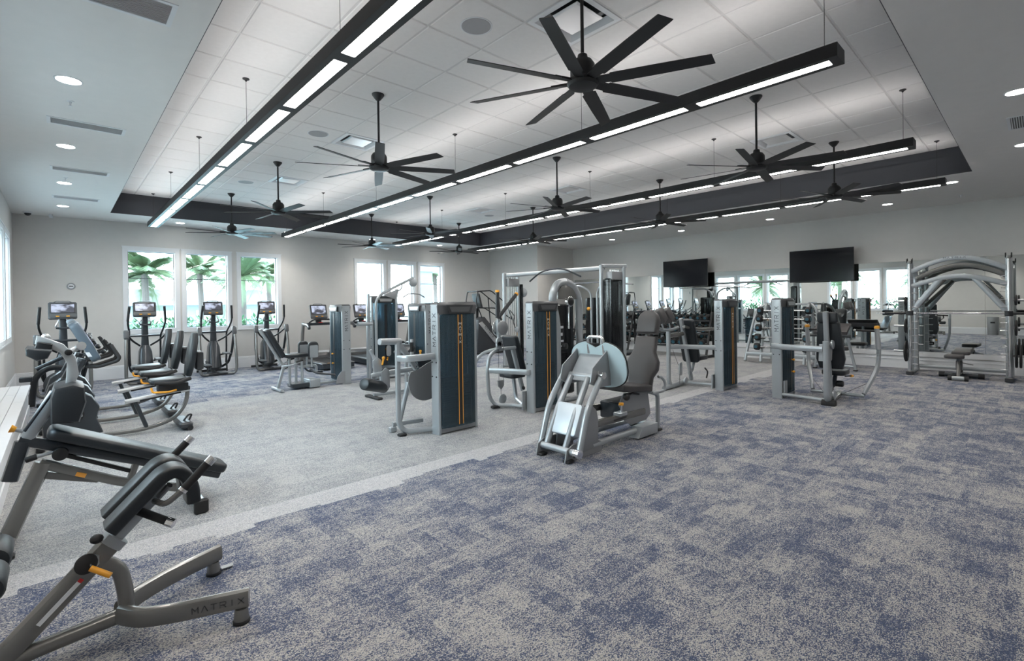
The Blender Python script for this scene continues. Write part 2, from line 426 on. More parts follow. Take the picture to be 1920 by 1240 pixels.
# windows: casing, sill, jamb liner, dark sash, muntin, glass
def window(i, axis, a, b):
    """local frame: x along wall, y outward, built at z"""
    W_ = b - a
    wnd = bpy.data.objects.new('window_%d' % i, None); COL.objects.link(wnd); wnd['kind'] = 'structure'
    if axis == 'x': wnd.location = (a, YB, WZ0)
    else: wnd.location = (XL, a, WZ0); wnd.rotation_euler = (0, 0, pi/2)
    Hh = WZ1 - WZ0
    m = MB()
    m.b2((0, -0.022, 0), (CF, 0.0, Hh)); m.b2((W_-CF, -0.022, 0), (W_, 0.0, Hh)); m.b2((CF, -0.022, Hh-CF), (W_-CF, 0.0, Hh)); m.b2((CF, -0.022, 0), (W_-CF, 0.0, CF))
    m.b2((-0.012, -0.030, Hh-0.012), (W_+0.012, 0, Hh+0.014)); m.b2((-0.012, -0.030, -0.012), (W_+0.012, 0, 0.012))
    m.build('casing', TRIMW, wnd, smooth=0)
    m = MB(); g = CF
    m.b2((g, 0, g), (g+0.012, T, Hh-g)); m.b2((W_-g-0.012, 0, g), (W_-g, T, Hh-g)); m.b2((g, 0, Hh-g-0.012), (W_-g, T, Hh-g)); m.b2((g, 0, g), (W_-g, T, g+0.012))
    m.build('jamb', TRIMW, wnd, smooth=0)
    m = MB(); y0, y1 = 0.10, 0.125; g2 = g + 0.012
    for lo, hi in (((g2, y0, g2), (g2+0.014, y1, Hh-g2)), ((W_-g2-0.014, y0, g2), (W_-g2, y1, Hh-g2)), ((g2, y0, Hh-g2-0.014), (W_-g2, y1, Hh-g2)), ((g2, y0, g2), (W_-g2, y1, g2+0.014))): m.b2(lo, hi)
    m.build('sash', CHAR, wnd, smooth=0)
    zm = 2.35 - WZ0
    MB().b2((g2+0.014, y0+0.004, zm-0.008), (W_-g2-0.014, y1-0.004, zm+0.008)).build('muntin', CHAR, wnd, smooth=0)
    for q, (za, zb) in enumerate(((g2+0.01, zm-0.008), (zm+0.008, Hh-g2-0.01))):
        MB().b2((g2+0.01, 0.111, za), (W_-g2-0.01, 0.114, zb)).build('pane', GLASS, wnd, smooth=0)
    return wnd
n_ = 1
for a, b in backw: window(n_, 'x', a, b); n_ += 1
for a, b in leftw:
    wd = window(n_, 'y', a, b); n_ += 1
# portals help the sky light find the windows
def portal(c, sx, sy, rot):
    l = bpy.data.lights.new('window_portal', 'AREA'); l.shape = 'RECTANGLE'; l.size = sx; l.size_y = sy
    l.cycles.is_portal = True
    o = bpy.data.objects.new('window_portal', l); COL.objects.link(o); o.location = c; o.rotation_euler = rot
for a, b in ((1.1, 4.62), (6.8, 10.21)): portal(((a+b)/2, YB+0.18, 2.06), b-a, 2.0, (radians(-90), 0, 0))
for a, b in ((4.0, 7.5), (9.3, 13.42)): portal((XL-0.18, (a+b)/2, 2.06), 2.0, b-a, (0, radians(-90), 0))

# baseboards: tall board with moulded cap
def baseboard(name, axis, at, lo, hi, sgn):
    m = MB()
    pr = [(0, 0), (0.018, 0), (0.018, 0.255), (0.012, 0.262), (0.012, 0.285), (0.004, 0.30), (0, 0.30)]
    def P(t, d, z): return (t, at + sgn*d, z) if axis == 'x' else (at + sgn*d, t, z)
    m.loft([[P(lo, d, z) for d, z in pr], [P(hi, d, z) for d, z in pr]])
    o = m.build(name, TRIMW, smooth=0); o['kind'] = 'structure'; return o
baseboard('baseboard_back', 'x', YB, XL, 12.38, -1)
baseboard('baseboard_left', 'y', XL, YN, YB, 1)
baseboard('baseboard_front', 'x', YN, XL, XM, 1)
baseboard('baseboard_corner', 'x', 12.02, 12.38-0.018, XM, -1)
baseboard('baseboard_corner', 'y', 12.38, 12.02-0.018, YB, -1)
m = MB(); m.b2((XM-0.018, YN, 0), (XM, 12.02, 0.27)); m.b2((XM-0.03, YN, 0.205), (XM-0.018, 12.02, 0.215)); m.b2((XM-0.034, YN, 0.285), (XM, 12.02, 0.40))
o = m.build('baseboard_right', TRIMW, smooth=0); o['kind'] = 'structure'

# ceiling: soffit ring with recessed tray
ce = MB(); z0, z1 = H1, H1 + 0.10
ce.b2((XL, YN, z0), (TX0, YB, z1)); ce.b2((TX1, YN, z0), (XM, YB, z1)); ce.b2((TX0, YN, z0), (TX1, TY0, z1)); ce.b2((TX0, TY1, z0), (TX1, YB, z1))
ceil = ce.build('ceiling', SOFF, smooth=0); ceil['kind'] = 'structure'
MB().b2((XL-0.2, YN-0.2, H2+0.06), (XM+0.2, YB+0.2, H2+0.12)).build('ceiling_deck', SOFF, ceil, smooth=0)
# fascia: lower board proud with a ledge, upper board set back
def fascia(lo, hi):
    return MB().b2(lo, hi)
zl = 3.97; e_ = 0.006; u_ = 0.035; zb_ = H1 + 0.002
f1 = MB().b2((TX0, TY1-e_, zb_), (TX1, TY1, zl)); f1.b2((TX0, TY1, zl-0.012), (TX1, TY1+u_, zl)); f1.b2((TX0-u_, TY1+u_, zl), (TX1+u_, TY1+u_+0.01, H2)); f1.build('fascia', FASC, ceil, smooth=0)
f1 = MB().b2((TX0, TY0, zb_), (TX1, TY0+e_, zl)); f1.b2((TX0, TY0-u_, zl-0.012), (TX1, TY0, zl)); f1.b2((TX0-u_, TY0-u_-0.01, zl), (TX1+u_, TY0-u_, H2)); f1.build('fascia', FASC, ceil, smooth=0)
f1 = MB().b2((TX0, TY0, zb_), (TX0+e_, TY1, zl)); f1.b2((TX0-u_, TY0, zl-0.012), (TX0, TY1, zl)); f1.b2((TX0-u_-0.01, TY0-u_, zl), (TX0-u_, TY1+u_, H2)); f1.build('fascia', FASC, ceil, smooth=0)
f1 = MB().b2((TX1-e_, TY0, zb_), (TX1, TY1, zl)); f1.b2((TX1, TY0, zl-0.012), (TX1+u_, TY1, zl)); f1.b2((TX1+u_, TY0-u_, zl), (TX1+u_+0.01, TY1+u_, H2)); f1.build('fascia', FASC, ceil, smooth=0)
# acoustic tiles on a 0.61 grid, in a T-bar grid
G = 0.612
xs = [TX0-0.03] + [1.235 + G*k for k in range(17) if 1.235 + G*k < TX1-0.05] + [TX1+0.03]
ys = [TY0-0.03] + [4.925 + G*k for k in range(-6, 15) if TY0 < 4.925 + G*k < TY1-0.05] + [TY1+0.03]
tmesh = {}
def tile_mesh(w_, h_):
    k = (round(w_, 3), round(h_, 3))
    if k not in tmesh:
        e = 0.009; rv = 0.007
        m = MB(); o1 = [(e, e), (w_-e, e), (w_-e, h_-e), (e, h_-e)]; o2 = [(e+rv, e+rv), (w_-e-rv, e+rv), (w_-e-rv, h_-e-rv), (e+rv, h_-e-rv)]
        m.loft([[(x, y, 0.022) for x, y in o1], [(x, y, 0.0) for x, y in o1], [(x, y, -0.006) for x, y in o2]])
        tmesh[k] = m.mesh('ceiling_tile', TILE, 20)
    return tmesh[k]
cells = []
fanz = {}
for i in range(len(xs)-1):
    for j in range(len(ys)-1):
        cells.append((hypot((xs[i]+xs[i+1])/2, (ys[j]+ys[j+1])/2), i, j))
def seen(i, j):
    for X_ in (xs[i], xs[i+1]):
        for Y_ in (ys[j], ys[j+1]):
            q = Vector((X_, Y_, H2 - CAMH)); d = q.dot(F)
            if d > 0.1:
                px = 960 + 916.4*q.dot(RR)/d; py = 575 - 916.4*q.dot(UU)/d
                if -30 < px < 1950 and -30 < py < 1270: return True
    return False
DIFF = [(3.37, 2.79), (3.37, 7.05), (3.37, 10.1), (8.27, 10.1), (8.27, 2.79), (8.27, 6.95)]
dcell = set()
for dx, dy in DIFF:
    i = max(k for k in range(len(xs)) if xs[k] <= dx); j = max(k for k in range(len(ys)) if ys[k] <= dy); dcell.add((i, j))
vis = sorted(c for c in cells if seen(c[1], c[2]) and (c[1], c[2]) not in dcell)
rest = [c for c in cells if c not in set(vis) and (c[1], c[2]) not in dcell]
for c, i, j in vis[:300]:
    inst('ceiling_tile', tile_mesh(xs[i+1]-xs[i], ys[j+1]-ys[j]), ceil, (xs[i], ys[j], H2 + random.uniform(-0.0008, 0.0008)))
rm = MB()
for c, i, j in vis[300:] + rest:
    rm.b2((xs[i]+0.009, ys[j]+0.009, H2-0.004), (xs[i+1]-0.009, ys[j+1]-0.009, H2+0.02))
o = rm.build('far_ceiling_tiles', TILE, ceil, smooth=0); o['kind'] = 'stuff'
g_ = MB()
for x in xs: g_.b2((x-0.012, TY0-0.03, H2), (x+0.012, TY1+0.03, H2+0.004)); g_.b2((x-0.001, TY0, H2+0.004), (x+0.001, TY1, H2+0.04))
for y in ys: g_.b2((TX0-0.03, y-0.012, H2+0.0005), (TX1+0.03, y+0.012, H2+0.0045))
g_.build('tile_grid', TBAR, ceil, smooth=0)
# supply diffusers set in the tile grid
dm = None
for n0, (i, j) in enumerate(sorted(dcell)):
    x0, x1, y0, y1 = xs[i]+0.012, xs[i+1]-0.012, ys[j]+0.012, ys[j+1]-0.012
    d = thing('ceiling_diffuser', 'x', 'air vent', ((x0+x1)/2, (y0+y1)/2, H2), 0, 'square diffusers in the tiled ceiling')
    wv = (x1-x0)/2
    m = MB()
    for q, (ra, za) in enumerate(((wv, -0.002), (wv-0.05, 0.0), )):
        pass
    o1 = [(-wv, -wv), (wv, -wv), (wv, wv), (-wv, wv)]
    def ring(k, z): return [(x*k/wv, y*k/wv, z) for x, y in o1]
    m.loft([ring(wv, 0.0), ring(wv, -0.010), ring(wv-0.045, -0.014), ring(wv-0.085, 0.035)], cap=False)
    m.build('frame', TRIMW, d, smooth=0)
    MB().loft([ring(wv-0.06, 0.05), ring(wv-0.06, 0.045)]).build('plenum', CHAR, d, smooth=0)
    MB().loft([ring(wv-0.13, -0.004), ring(wv-0.115, 0.008), ring(wv-0.115, 0.012)], cap=True).build('plaque', ALU, d, smooth=0)
    d['_k'] = (i, j)
for o in [q for q in bpy.data.objects if q.name.startswith('ceiling_diffuser')]:
    x, y = o.location.x, o.location.y
    nm = {(0, 0): 'behind the nearest large fan', (0, 1): 'behind the second fan of the left row', (0, 2): 'near the third fan of the left row', (1, 0): 'behind the nearest fan of the middle row', (1, 1): 'behind the second fan of the middle row', (1, 2): 'small and far down the middle, before the corner'}
    k = (0 if x < 5 else 1, 0 if y < 4 else 1 if y < 8.5 else 2)
    o['label'] = 'square white ceiling diffuser ' + nm[k]; del o['_k']
# in-ceiling speakers
for x, y, t_ in ((2.78, 3.42, 'between the long left strip light and the nearest fan'), (2.78, 7.07, 'beside the second fan of the left row'), (2.76, 10.73, 'beyond the third fan of the left row'), (8.94, 10.55, 'small and far, before the corner of the tray')):
    s = thing('ceiling_speaker', 'round grey ceiling speaker ' + t_, 'speaker', (x, y, H2-0.006), 0, 'round speakers in the tiled ceiling')
    MB().lathe((0, 0, 0), (0, 0, -1), [(0, 0.145), (0.004, 0.145), (0.007, 0.135), (0.004, 0.132)], 32).build('rim', TRIMW, s)
    MB().lathe((0, 0, -0.0035), (0, 0, -1), [(0, 0.131), (0.003, 0.128), (0.006, 0.06), (0.0065, 0.001)], 32).build('grille', MATS.get('speaker mesh') or mat('speaker mesh', (0.36, 0.36, 0.37), 0.6), s)
# recessed downlights in the soffit
DL = [(0.09, 5.85, 'nearest of the left soffit row'), (0.09, 8.23, 'second of the left soffit row'), (0.09, 10.64, 'third of the left soffit row'), (0.08, 13.02, 'last of the left soffit row, by the back wall'),
      (2.15, 13.95, 'above the left windows by the leftmost strip light'), (4.61, 13.95, 'by the far end of the second strip light'), (7.11, 13.97, 'above the right window group'), (9.62, 14.0, 'near the corner of the tray'),
      (12.2, 11.3, 'above the wall corner by the crossover'),
      (13.24, 9.45, 'farthest of the row before the mirror wall'), (13.24, 7.04, 'second of the row before the mirror wall'), (13.2, 4.62, 'third of the row before the mirror wall'), (13.2, 2.23, 'fourth of the row before the mirror wall'), (11.63, 1.05, 'by the right end of the farthest strip light'),
      (7.03, 0.14, 'nearest at the right edge of the photo'), (9.53, 0.13, 'second at the right edge of the photo'),
      (0.09, 3.45, 'out0'), (0.09, 1.05, 'out1'), (13.2, -0.2, 'out2'), (4.6, 0.14, 'out3')]
sp_d = bpy.data.lights.new('downlight_beam', 'SPOT'); sp_d.energy = SPOT; sp_d.spot_size = radians(105); sp_d.spot_blend = 0.9; sp_d.shadow_soft_size = 0.06; sp_d.color = (1.0, 0.93, 0.85)
ml1 = MB().lathe((0, 0, 0), (0, 0, -1), [(0, 0.10), (0.004, 0.098), (0.006, 0.088), (0.0, 0.084)], 28).mesh('trim_ring', TRIMW)
ml2 = MB().lathe((0, 0, -0.001), (0, 0, -1), [(0, 0.083), (0.003, 0.083), (0.0045, 0.07), (0.005, 0.001)], 28).mesh('lens', DOWNM)
for x, y, t_ in DL:
    d = thing('downlight', 'round recessed white downlight, ' + t_, 'ceiling light', (x, y, H1), 0, 'recessed downlights in the soffit')
    if t_[:3] == 'out': d['label'] = 'round recessed white downlight outside the picture, ' + ('left front', 'left rear', 'by the mirror', 'by the second strip')[int(t_[3])]
    inst('trim_ring', ml1, d); inst('lens', ml2, d)
    s = bpy.data.objects.new('downlight_beam', sp_d); COL.objects.link(s); s.location = (0, 0, -0.02); s.parent = d
# linear air vents, grille, sprinklers, sensors
def linear_vent(x, y, w_, h_, lab, n=9, dark=False):
    d = thing('linear_vent', lab, 'air vent', (x, y, H1), 0, 'linear air vents in the left soffit')
    m = MB(); e = 0.03
    m.b2((-w_/2, -h_/2, -0.006), (w_/2, -h_/2+e, 0)); m.b2((-w_/2, h_/2-e, -0.006), (w_/2, h_/2, 0)); m.b2((-w_/2, -h_/2+e, -0.006), (-w_/2+e, h_/2-e, 0)); m.b2((w_/2-e, -h_/2+e, -0.006), (w_/2, h_/2-e, 0))
    m.build('frame', TRIMW, d, smooth=0)
    MB().b2((-w_/2+e, -h_/2+e, -0.0005), (w_/2-e, h_/2-e, 0.0)).build('plenum', BLKP if dark else TBAR, d, smooth=0)
    sl = MB().box((0, 0, 0), (w_-2*e, 0.010, 0.0015), Matrix.Rotation(radians(35), 3, 'X')).mesh('slat', TRIMW, 0)
    for k in range(n): inst('slat', sl, d, (0, -h_/2+e + (h_-2*e)*(k+0.5)/n, -0.004))
    return d
linear_vent(0.26, 4.10, 0.72, 0.34, 'wide slatted air vent at the top edge of the photo, nearest in the left soffit', 14)
linear_vent(0.26, 7.18, 0.66, 0.26, 'white slatted air vent between the first and second left downlights')
linear_vent(0.26, 9.58, 0.66, 0.26, 'white slatted air vent between the second and third left downlights')
linear_vent(0.26, 12.0, 0.66, 0.26, 'faint white slatted air vent before the last left downlight')
d = linear_vent(8.27, 0.10, 0.62, 0.30, 'dark return air grille at the right edge of the photo', 12, True); d['group'] = 'return air grille'; d['category'] = 'air vent'
spm = MB().lathe((0, 0, 0), (0, 0, -1), [(0, 0.03), (0.004, 0.03), (0.006, 0.012), (0.03, 0.006), (0.045, 0.006)], 14)
spm.cyl((0, 0, -0.045), (0, 0, -0.048), 0.016, 12)
spm = spm.mesh('sprinkler', TRIMW)
for x, y, t_ in ((0.11, 6.43, 'between the nearest left downlight and its vent'), (0.10, 10.2, 'above the third left downlight'), (13.23, 1.06, 'beyond the right corner of the ceiling tray'), (13.25, 5.39, 'above the televisions, before the mirror wall')):
    tag(inst('sprinkler', spm, None, (x, y, H1)), 'small white ceiling sprinkler ' + t_, 'sprinkler', 'sprinkler heads in the soffit')
c = thing('security_camera', 'black dome security camera in the left back corner of the ceiling', 'camera', (-0.45, 14.2, H1))
MB().lathe((0, 0, 0), (0, 0, -1), [(0, 0.075), (0.02, 0.075), (0.03, 0.065)], 20).build('mount', TRIMW, c)
MB().ball((0, 0, -0.03), 0.055, 16).build('dome', BLKP, c)
c = thing('motion_sensor', 'small white motion sensor beside the dome camera, under the soffit', 'sensor', (-0.10, 14.3, H1))
MB().lathe((0, 0, 0), (0, 0, -1), [(0, 0.03), (0.02, 0.03)], 12).build('mount', TRIMW, c); MB().box((0, 0, -0.05), (0.07, 0.05, 0.06), None, 0.01).build('body', TRIMW, c)
c = thing('wall_sensor', 'round grey wall plate high on the back wall left of the windows', 'sensor', (0.20, YB, 2.14))
MB().lathe((0, 0, 0), (0, -1, 0), [(0, 0.075), (0.015, 0.075), (0.025, 0.06)], 24).build('rim', BRKT, c); MB().lathe((0, -0.02, 0), (0, -1, 0), [(0, 0.05), (0.012, 0.048), (0.013, 0.001)], 24).build('face', TRIMW, c)
MB().b2((-0.035, -0.036, -0.012), (0.035, -0.032, 0.012)).build('slot', DKG, c)

# bench ledge along the left wall, white planks
bn = thing('window_bench', 'long white planked bench ledge under the left windows', 'bench', (XL+0.02, 0, 0))
by0, by1, bw, bh = 4.9, 10.75, 0.335, 0.45
MB().b2((0, by0, 0.0), (bw-0.03, by1-0.02, bh-0.04)).build('front_panel', TRIMW, bn, smooth=0)
m = MB(); m.b2((bw-0.03, by0, 0), (bw-0.018, by1-0.01, 0.14)); m.b2((bw-0.03, by0, bh-0.12), (bw-0.018, by1-0.01, bh-0.05)); m.build('moulding', TRIMW, bn, smooth=0)
r = random.Random(4)
for k in range(3):
    y = by0; wv = (bw+0.0)/3
    while y < by1 - 0.01:
        L_ = r.uniform(1.0, 2.2); y2 = min(y + L_, by1)
        if by1 - y2 < 0.3: y2 = by1
        MB().b2((k*wv+0.0025, y+0.003, bh-0.04), ((k+1)*wv-0.0025, y2-0.003, bh + r.uniform(-0.001, 0.001))).build('plank', TRIMW, bn, smooth=0)
        y = y2
# trash bin (seen in the mirror)
tb = thing('trash_bin', 'grey steel waste bin by the left wall, seen in the mirror', 'bin', (-0.44, 1.35, 0))
MB().lathe((0, 0, 0), (0, 0, 1), [(0, 0.16), (0.02, 0.17), (0.74, 0.19), (0.76, 0.185), (0.76, 0.17), (0.60, 0.165)], 28).build('body', BRKT, tb)
MB().b2((0.165, -0.07, 0.50), (0.20, 0.07, 0.56)).build('slot', BLKP, tb)

# mirrors on the right wall
MIRR = bpy.data.materials.new('mirror'); MIRR.use_nodes = True; bb = MIRR.node_tree.nodes['Principled BSDF']
bb.inputs['Metallic'].default_value = 1; bb.inputs['Roughness'].default_value = 0.0; bb.inputs['Base Color'].default_value = (0.80, 0.84, 0.83, 1)
mw = 0.0
ymir = [11.95, 9.72, 8.2, 6.68, 5.15, 3.6, 2.1, 0.78, -0.7, -1.95]
for k, (a, b) in enumerate(zip(ymir, ymir[1:])):
    lab = ['farthest wall mirror pane next to the corner bump-out', 'frameless wall mirror pane left of the left television', 'frameless wall mirror pane below the left television', 'frameless wall mirror pane right of the left television', 'frameless wall mirror pane behind the barbell rack', 'frameless wall mirror pane below the right television', 'frameless wall mirror pane at the left upright of the smith machine', 'frameless wall mirror pane behind the smith machine bench', 'nearest wall mirror pane at the right edge of the photo', 'x'][k]
    q = MB().b2((XM-0.012, b+0.002, 0.405), (XM-0.003, a-0.002, 2.47)).build('mirror_pane', MIRR, smooth=0)
    tag(q, lab, 'mirror', 'frameless mirror panes along the right wall')
# televisions on arms
def tv(y0, y1, lab):
    t = thing('television', lab, 'television', (14.085, (y0+y1)/2, 2.06)); w_ = (y1-y0)/2; z_ = 0.82
    MB().b2((0, -w_, 0), (0.035, w_, z_), 0.006).build('housing', BLKP, t)
    MB().b2((-0.003, -w_+0.01, 0.018), (0.001, w_-0.01, z_-0.01)).build('screen', SCRE, t, smooth=0)
    MB().b2((0.035, -w_*0.6, 0.15), (0.07, w_*0.6, 0.65), 0.01).build('back_housing', BLKP, t)
    m = MB(); m.b2((0.07, -0.3, 0.2), (0.085, 0.3, 0.55)); m.b2((0.085, -0.25, 0.3), (0.21, -0.2, 0.45)); m.b2((0.085, 0.2, 0.3), (0.21, 0.25, 0.45)); m.b2((0.205, -0.3, 0.2), (0.230, 0.3, 0.60)); m.build('wall_mount', BLK, t, smooth=0)
    return t
tv(6.67, 8.12, 'black wall television, the left one of two, over the dumbbell racks')
tv(3.04, 4.46, 'black wall television, the right one of two, nearer the smith machine')

# ---------------------------------------------------------------- strip lights
def strip(x, y0, y1, lab, cables, gaps):
    s = thing('strip_light', lab, 'ceiling light', (x, y0, 3.40), 0, 'long suspended black strip lights'); L_ = y1 - y0
    w_, h_ = 0.20, 0.10; lip = 0.05
    m = MB(); m.b2((-w_/2, 0, 0), (-w_/2+0.008, L_, h_)); m.b2((w_/2-0.008, 0, 0), (w_/2, L_, h_)); m.b2((-w_/2+0.008, 0, h_-0.006), (w_/2-0.008, L_, h_))
    m.b2((-w_/2+0.008, 0, 0), (-lip, L_, 0.006)); m.b2((lip, 0, 0), (w_/2-0.008, L_, 0.006)); m.b2((-w_/2, -0.006, 0), (w_/2, 0, h_)); m.b2((-w_/2, L_, 0), (w_/2, L_+0.006, h_))
    gy = [0.0] + [g - y0 for g in gaps] + [L_]
    for g in gy: m.b2((-lip, max(0, g-0.06), 0.0), (lip, min(L_, g+0.06), 0.006))
    m.build('housing', BLK, s, smooth=0)
    for a, b in zip(gy, gy[1:]):
        MB().b2((-lip, a+0.06, 0.003), (lip, b-0.06, 0.009)).build('light_panel', LEDM, s, smooth=0)
    for a, b in zip(gy, gy[1:]): MB().b2((-lip, a+0.06, h_-0.001), (lip, b-0.06, h_+0.003)).build('uplight_panel', UPM, s, smooth=0)
    for c_ in cables:
        MB().cyl((0, c_-y0, h_), (0, c_-y0, H2-3.40-0.01), 0.0022, 6).build('cable', BLK, s)
        MB().lathe((0, c_-y0, H2-3.40-0.006), (0, 0, -1), [(0, 0.035), (0.008, 0.035), (0.02, 0.012), (0.03, 0.008)], 14).build('canopy', BLK, s)
    return s
def gaps(off, y0, y1): 
    q = []; k = off
    while k < y1 - 0.3:
        if k > y0 + 0.3: q.append(k)
        k += 1.21
    return q
strip(1.53, 1.0, 13.15, 'long black strip light hung over the left side, widest in view', [1.1, 3.45, 5.87, 8.31, 10.78, 13.05], gaps(2.18, 1.0, 13.15))
strip(4.29, 1.0, 13.15, 'long black strip light hung second from the left, passing the nearest fan', [1.1, 3.45, 5.81, 8.25, 10.68, 13.05], gaps(2.16, 1.0, 13.15))
strip(7.44, 1.0, 13.15, 'long black strip light hung third from the left, passing the middle fans', [1.1, 3.4, 5.8, 8.2, 10.7, 13.05], gaps(2.16, 1.0, 13.15))
strip(10.28, 1.0, 13.15, 'long black strip light hung farthest right, along the tray edge', [1.1, 3.4, 5.8, 8.2, 10.7, 13.05], gaps(2.16, 1.0, 13.15))

# ---------------------------------------------------------------- ceiling fans
FR = 0.90
def make_fan():
    f = thing('ceiling_fan', 'x', 'ceiling fan')
    zt = H2
    MB().lathe((0, 0, zt-0.004), (0, 0, -1), [(0, 0.072), (0.012, 0.072), (0.05, 0.045), (0.075, 0.022)], 20).build('canopy', BLK, f)
    MB().cyl((0, 0, zt-0.05), (0, 0, 3.42), 0.013, 12).build('downrod', BLK, f)
    MB().lathe((0, 0, 3.47), (0, 0, -1), [(0, 0.02), (0.01, 0.035), (0.05, 0.042), (0.055, 0.07), (0.085, 0.09), (0.10, 0.092), (0.19, 0.092), (0.20, 0.085)], 24).build('motor', BLK, f)
    MB().lathe((0, 0, 3.275), (0, 0, -1), [(0, 0.10), (0.008, 0.115), (0.03, 0.118), (0.05, 0.105), (0.06, 0.08), (0.062, 0.001)], 28).build('hub', BLK, f)
    m = MB(); tilt = radians(-14)
    # blade along +x, pitched
    prof = []
    rings = []
    for t, wd in ((0.085, 0.032), (0.20, 0.040), (0.21, 0.054), (0.55, 0.053), (FR-0.02, 0.048), (FR, 0.046)):
        c0 = Vector((t, 0, 3.255)); a = Vector((0, cos(tilt), sin(tilt))); n0 = Vector((0, -sin(tilt), cos(tilt)))
        sh = 0.012 if t > FR - 0.01 else 0.0
        rings.append([c0 + a*wd + n0*0.003 + Vector((sh, 0, 0)), c0 + a*wd - n0*0.003 + Vector((sh, 0, 0)), c0 - a*wd - n0*0.003 - Vector((sh, 0, 0)), c0 - a*wd + n0*0.003 - Vector((sh, 0, 0))])
    m.loft(rings)
    bm_ = m.mesh('blade', BLK, 0)
    br = MB(); br.loft([[Vector((t, y, 3.262 + sin(tilt)*y*1.0)) + Vector((0, 0, q)) for y, q in ((-0.025, 0), (0.025, 0), (0.025, 0.008), (-0.025, 0.008))] for t in (0.07, 0.24)])
    brm = br.mesh('blade_bracket', BLK, 0)
    for k in range(8):
        b_ = inst('blade', bm_, f, (0, 0, 0), (0, 0, k*pi/4)); inst('blade_bracket', brm, b_)
    return f
fan = make_fan()
cols_ = (2.78, 6.28, 9.05); rows_ = {0: (2.30, 5.30, 8.92, 12.02), 1: (2.35, 5.62, 9.53, 12.76), 2: (2.21, 5.28, 8.94, 12.15)}
rowt = ['nearest', 'second', 'third', 'farthest']; colt = ['left', 'middle', 'right']
rots = {(0, 0): 25.5, (0, 1): 18, (0, 2): 5, (0, 3): 12, (1, 0): 10, (1, 1): 30, (1, 2): 8, (1, 3): 33, (2, 0): 31, (2, 1): 40, (2, 2): 12, (2, 3): 10}
first = True
for ci, x in enumerate(cols_):
    for ri, y in enumerate(rows_[ci]):
        y = min(y, 12.4)
        o = fan if first else copy_tree(fan)
        first = False
        o.location = (x + (0.10 if (ci, ri) == (0, 0) else 0.02), y, 0); o.rotation_euler = (0, 0, radians(rots[(ci, ri)]))
        o['label'] = 'black eight-blade ceiling fan on a downrod, %s in the %s row of fans' % (rowt[ri], colt[ci]); o['group'] = 'black eight-blade ceiling fans'

# ---------------------------------------------------------------- outside
GRASS = mat('lawn', (0.20, 0.30, 0.10), 0.9, vary=0.3, vscale=3)
CONC = mat('pool deck', (0.70, 0.68, 0.64), 0.8, vary=0.1)
gr = MB().b2((-60, -60, -0.35), (60, 90, -0.16)).build('outdoor_ground', CONC, smooth=0); gr['kind'] = 'structure'
FROND = mat('palm frond', (0.075, 0.115, 0.055), 0.6, vary=0.3)
BARK = mat('palm trunk', (0.085, 0.075, 0.07), 0.9, vary=0.3, vscale=20)
LEAF = mat('hedge leaf', (0.045, 0.11, 0.045), 0.7, vary=0.4)
WAT = mat('pool water', (0.25, 0.5, 0.52), 0.05)
HOUSE = mat('house wall', (0.17, 0.215, 0.24), 0.8); ROOFM = mat('house roof', (0.13, 0.14, 0.15), 0.8); PEACH = mat('cream building', (0.75, 0.74, 0.70), 0.8)
def palm(x, y, h, lab, seed, R_=1.65, nf=26):
    r = random.Random(seed); p = thing('palm_tree', lab, 'palm tree', (x, y, -0.16), 0, 'palm trees outside the windows')
    m = MB(); m.tube([(0, 0, 0), (0.05, 0.02, h*0.5), (0.0, 0.05, h)], 0.13, 10, 0.5, 5); m.build('trunk', BARK, p)
    for k in range(nf):
        a = k*2*pi/nf*1.0 + r.uniform(-.2, .2); el = r.uniform(-0.3, 1.45); L_ = R_*r.uniform(.8, 1.1); fm = MB()
        pts = []
        for s in range(9):
            t = s/8; rr = L_*t*cos(el*0.6); z = h + L_*(sin(el)*t*1.15 - 0.72*t*t*(1.15-el*0.35)); pts.append(Vector((rr*cos(a), rr*sin(a), z)))
        for s in range(8):
            A, B = pts[s], pts[s+1]; d = (B-A).normalized(); sd = d.cross(Vector((0, 0, 1))).normalized()
            for q in range(8):
                c = A.lerp(B, q/8); ln = 0.62*sin(pi*min(1, (s+q/8)/8*0.85+0.12)) + 0.05
                for sg in (-1, 1):
                    tip = c + sd*sg*ln*0.75 + d*ln*0.5 + Vector((0, 0, -ln*0.35)); fm.add([c, c + d*0.035, tip], [(0, 1, 2)])
            fm.add([A + sd*0.012, A - sd*0.012, B - sd*0.010, B + sd*0.010], [(0, 1, 2, 3)])
        o = bpy.data.objects.new('frond', fm.mesh('frond', FROND, 0)); COL.objects.link(o); o.parent = p
palm(2.75, 26.5, 3.3, 'palm tree outside the leftmost back window', 1)
palm(5.49, 30.2, 3.6, 'palm tree outside the second back window', 2)
palm(6.5, 26.1, 3.3, 'palm tree outside the third back window', 3)
palm(9.1, 31.0, 3.7, 'palm tree between the third and fourth back windows', 4)
palm(19.5, 29.0, 4.0, 'palm tree far outside the fourth back window', 5)
palm(-9.0, 4.5, 3.2, 'palm tree outside the near left windows, seen in the mirror', 6)
palm(-9.5, 9.0, 3.4, 'palm tree behind the near left windows hedge, seen in the mirror', 7)
palm(-9.0, 13.6, 2.7, 'palm tree outside the far left windows, seen in the mirror', 8)
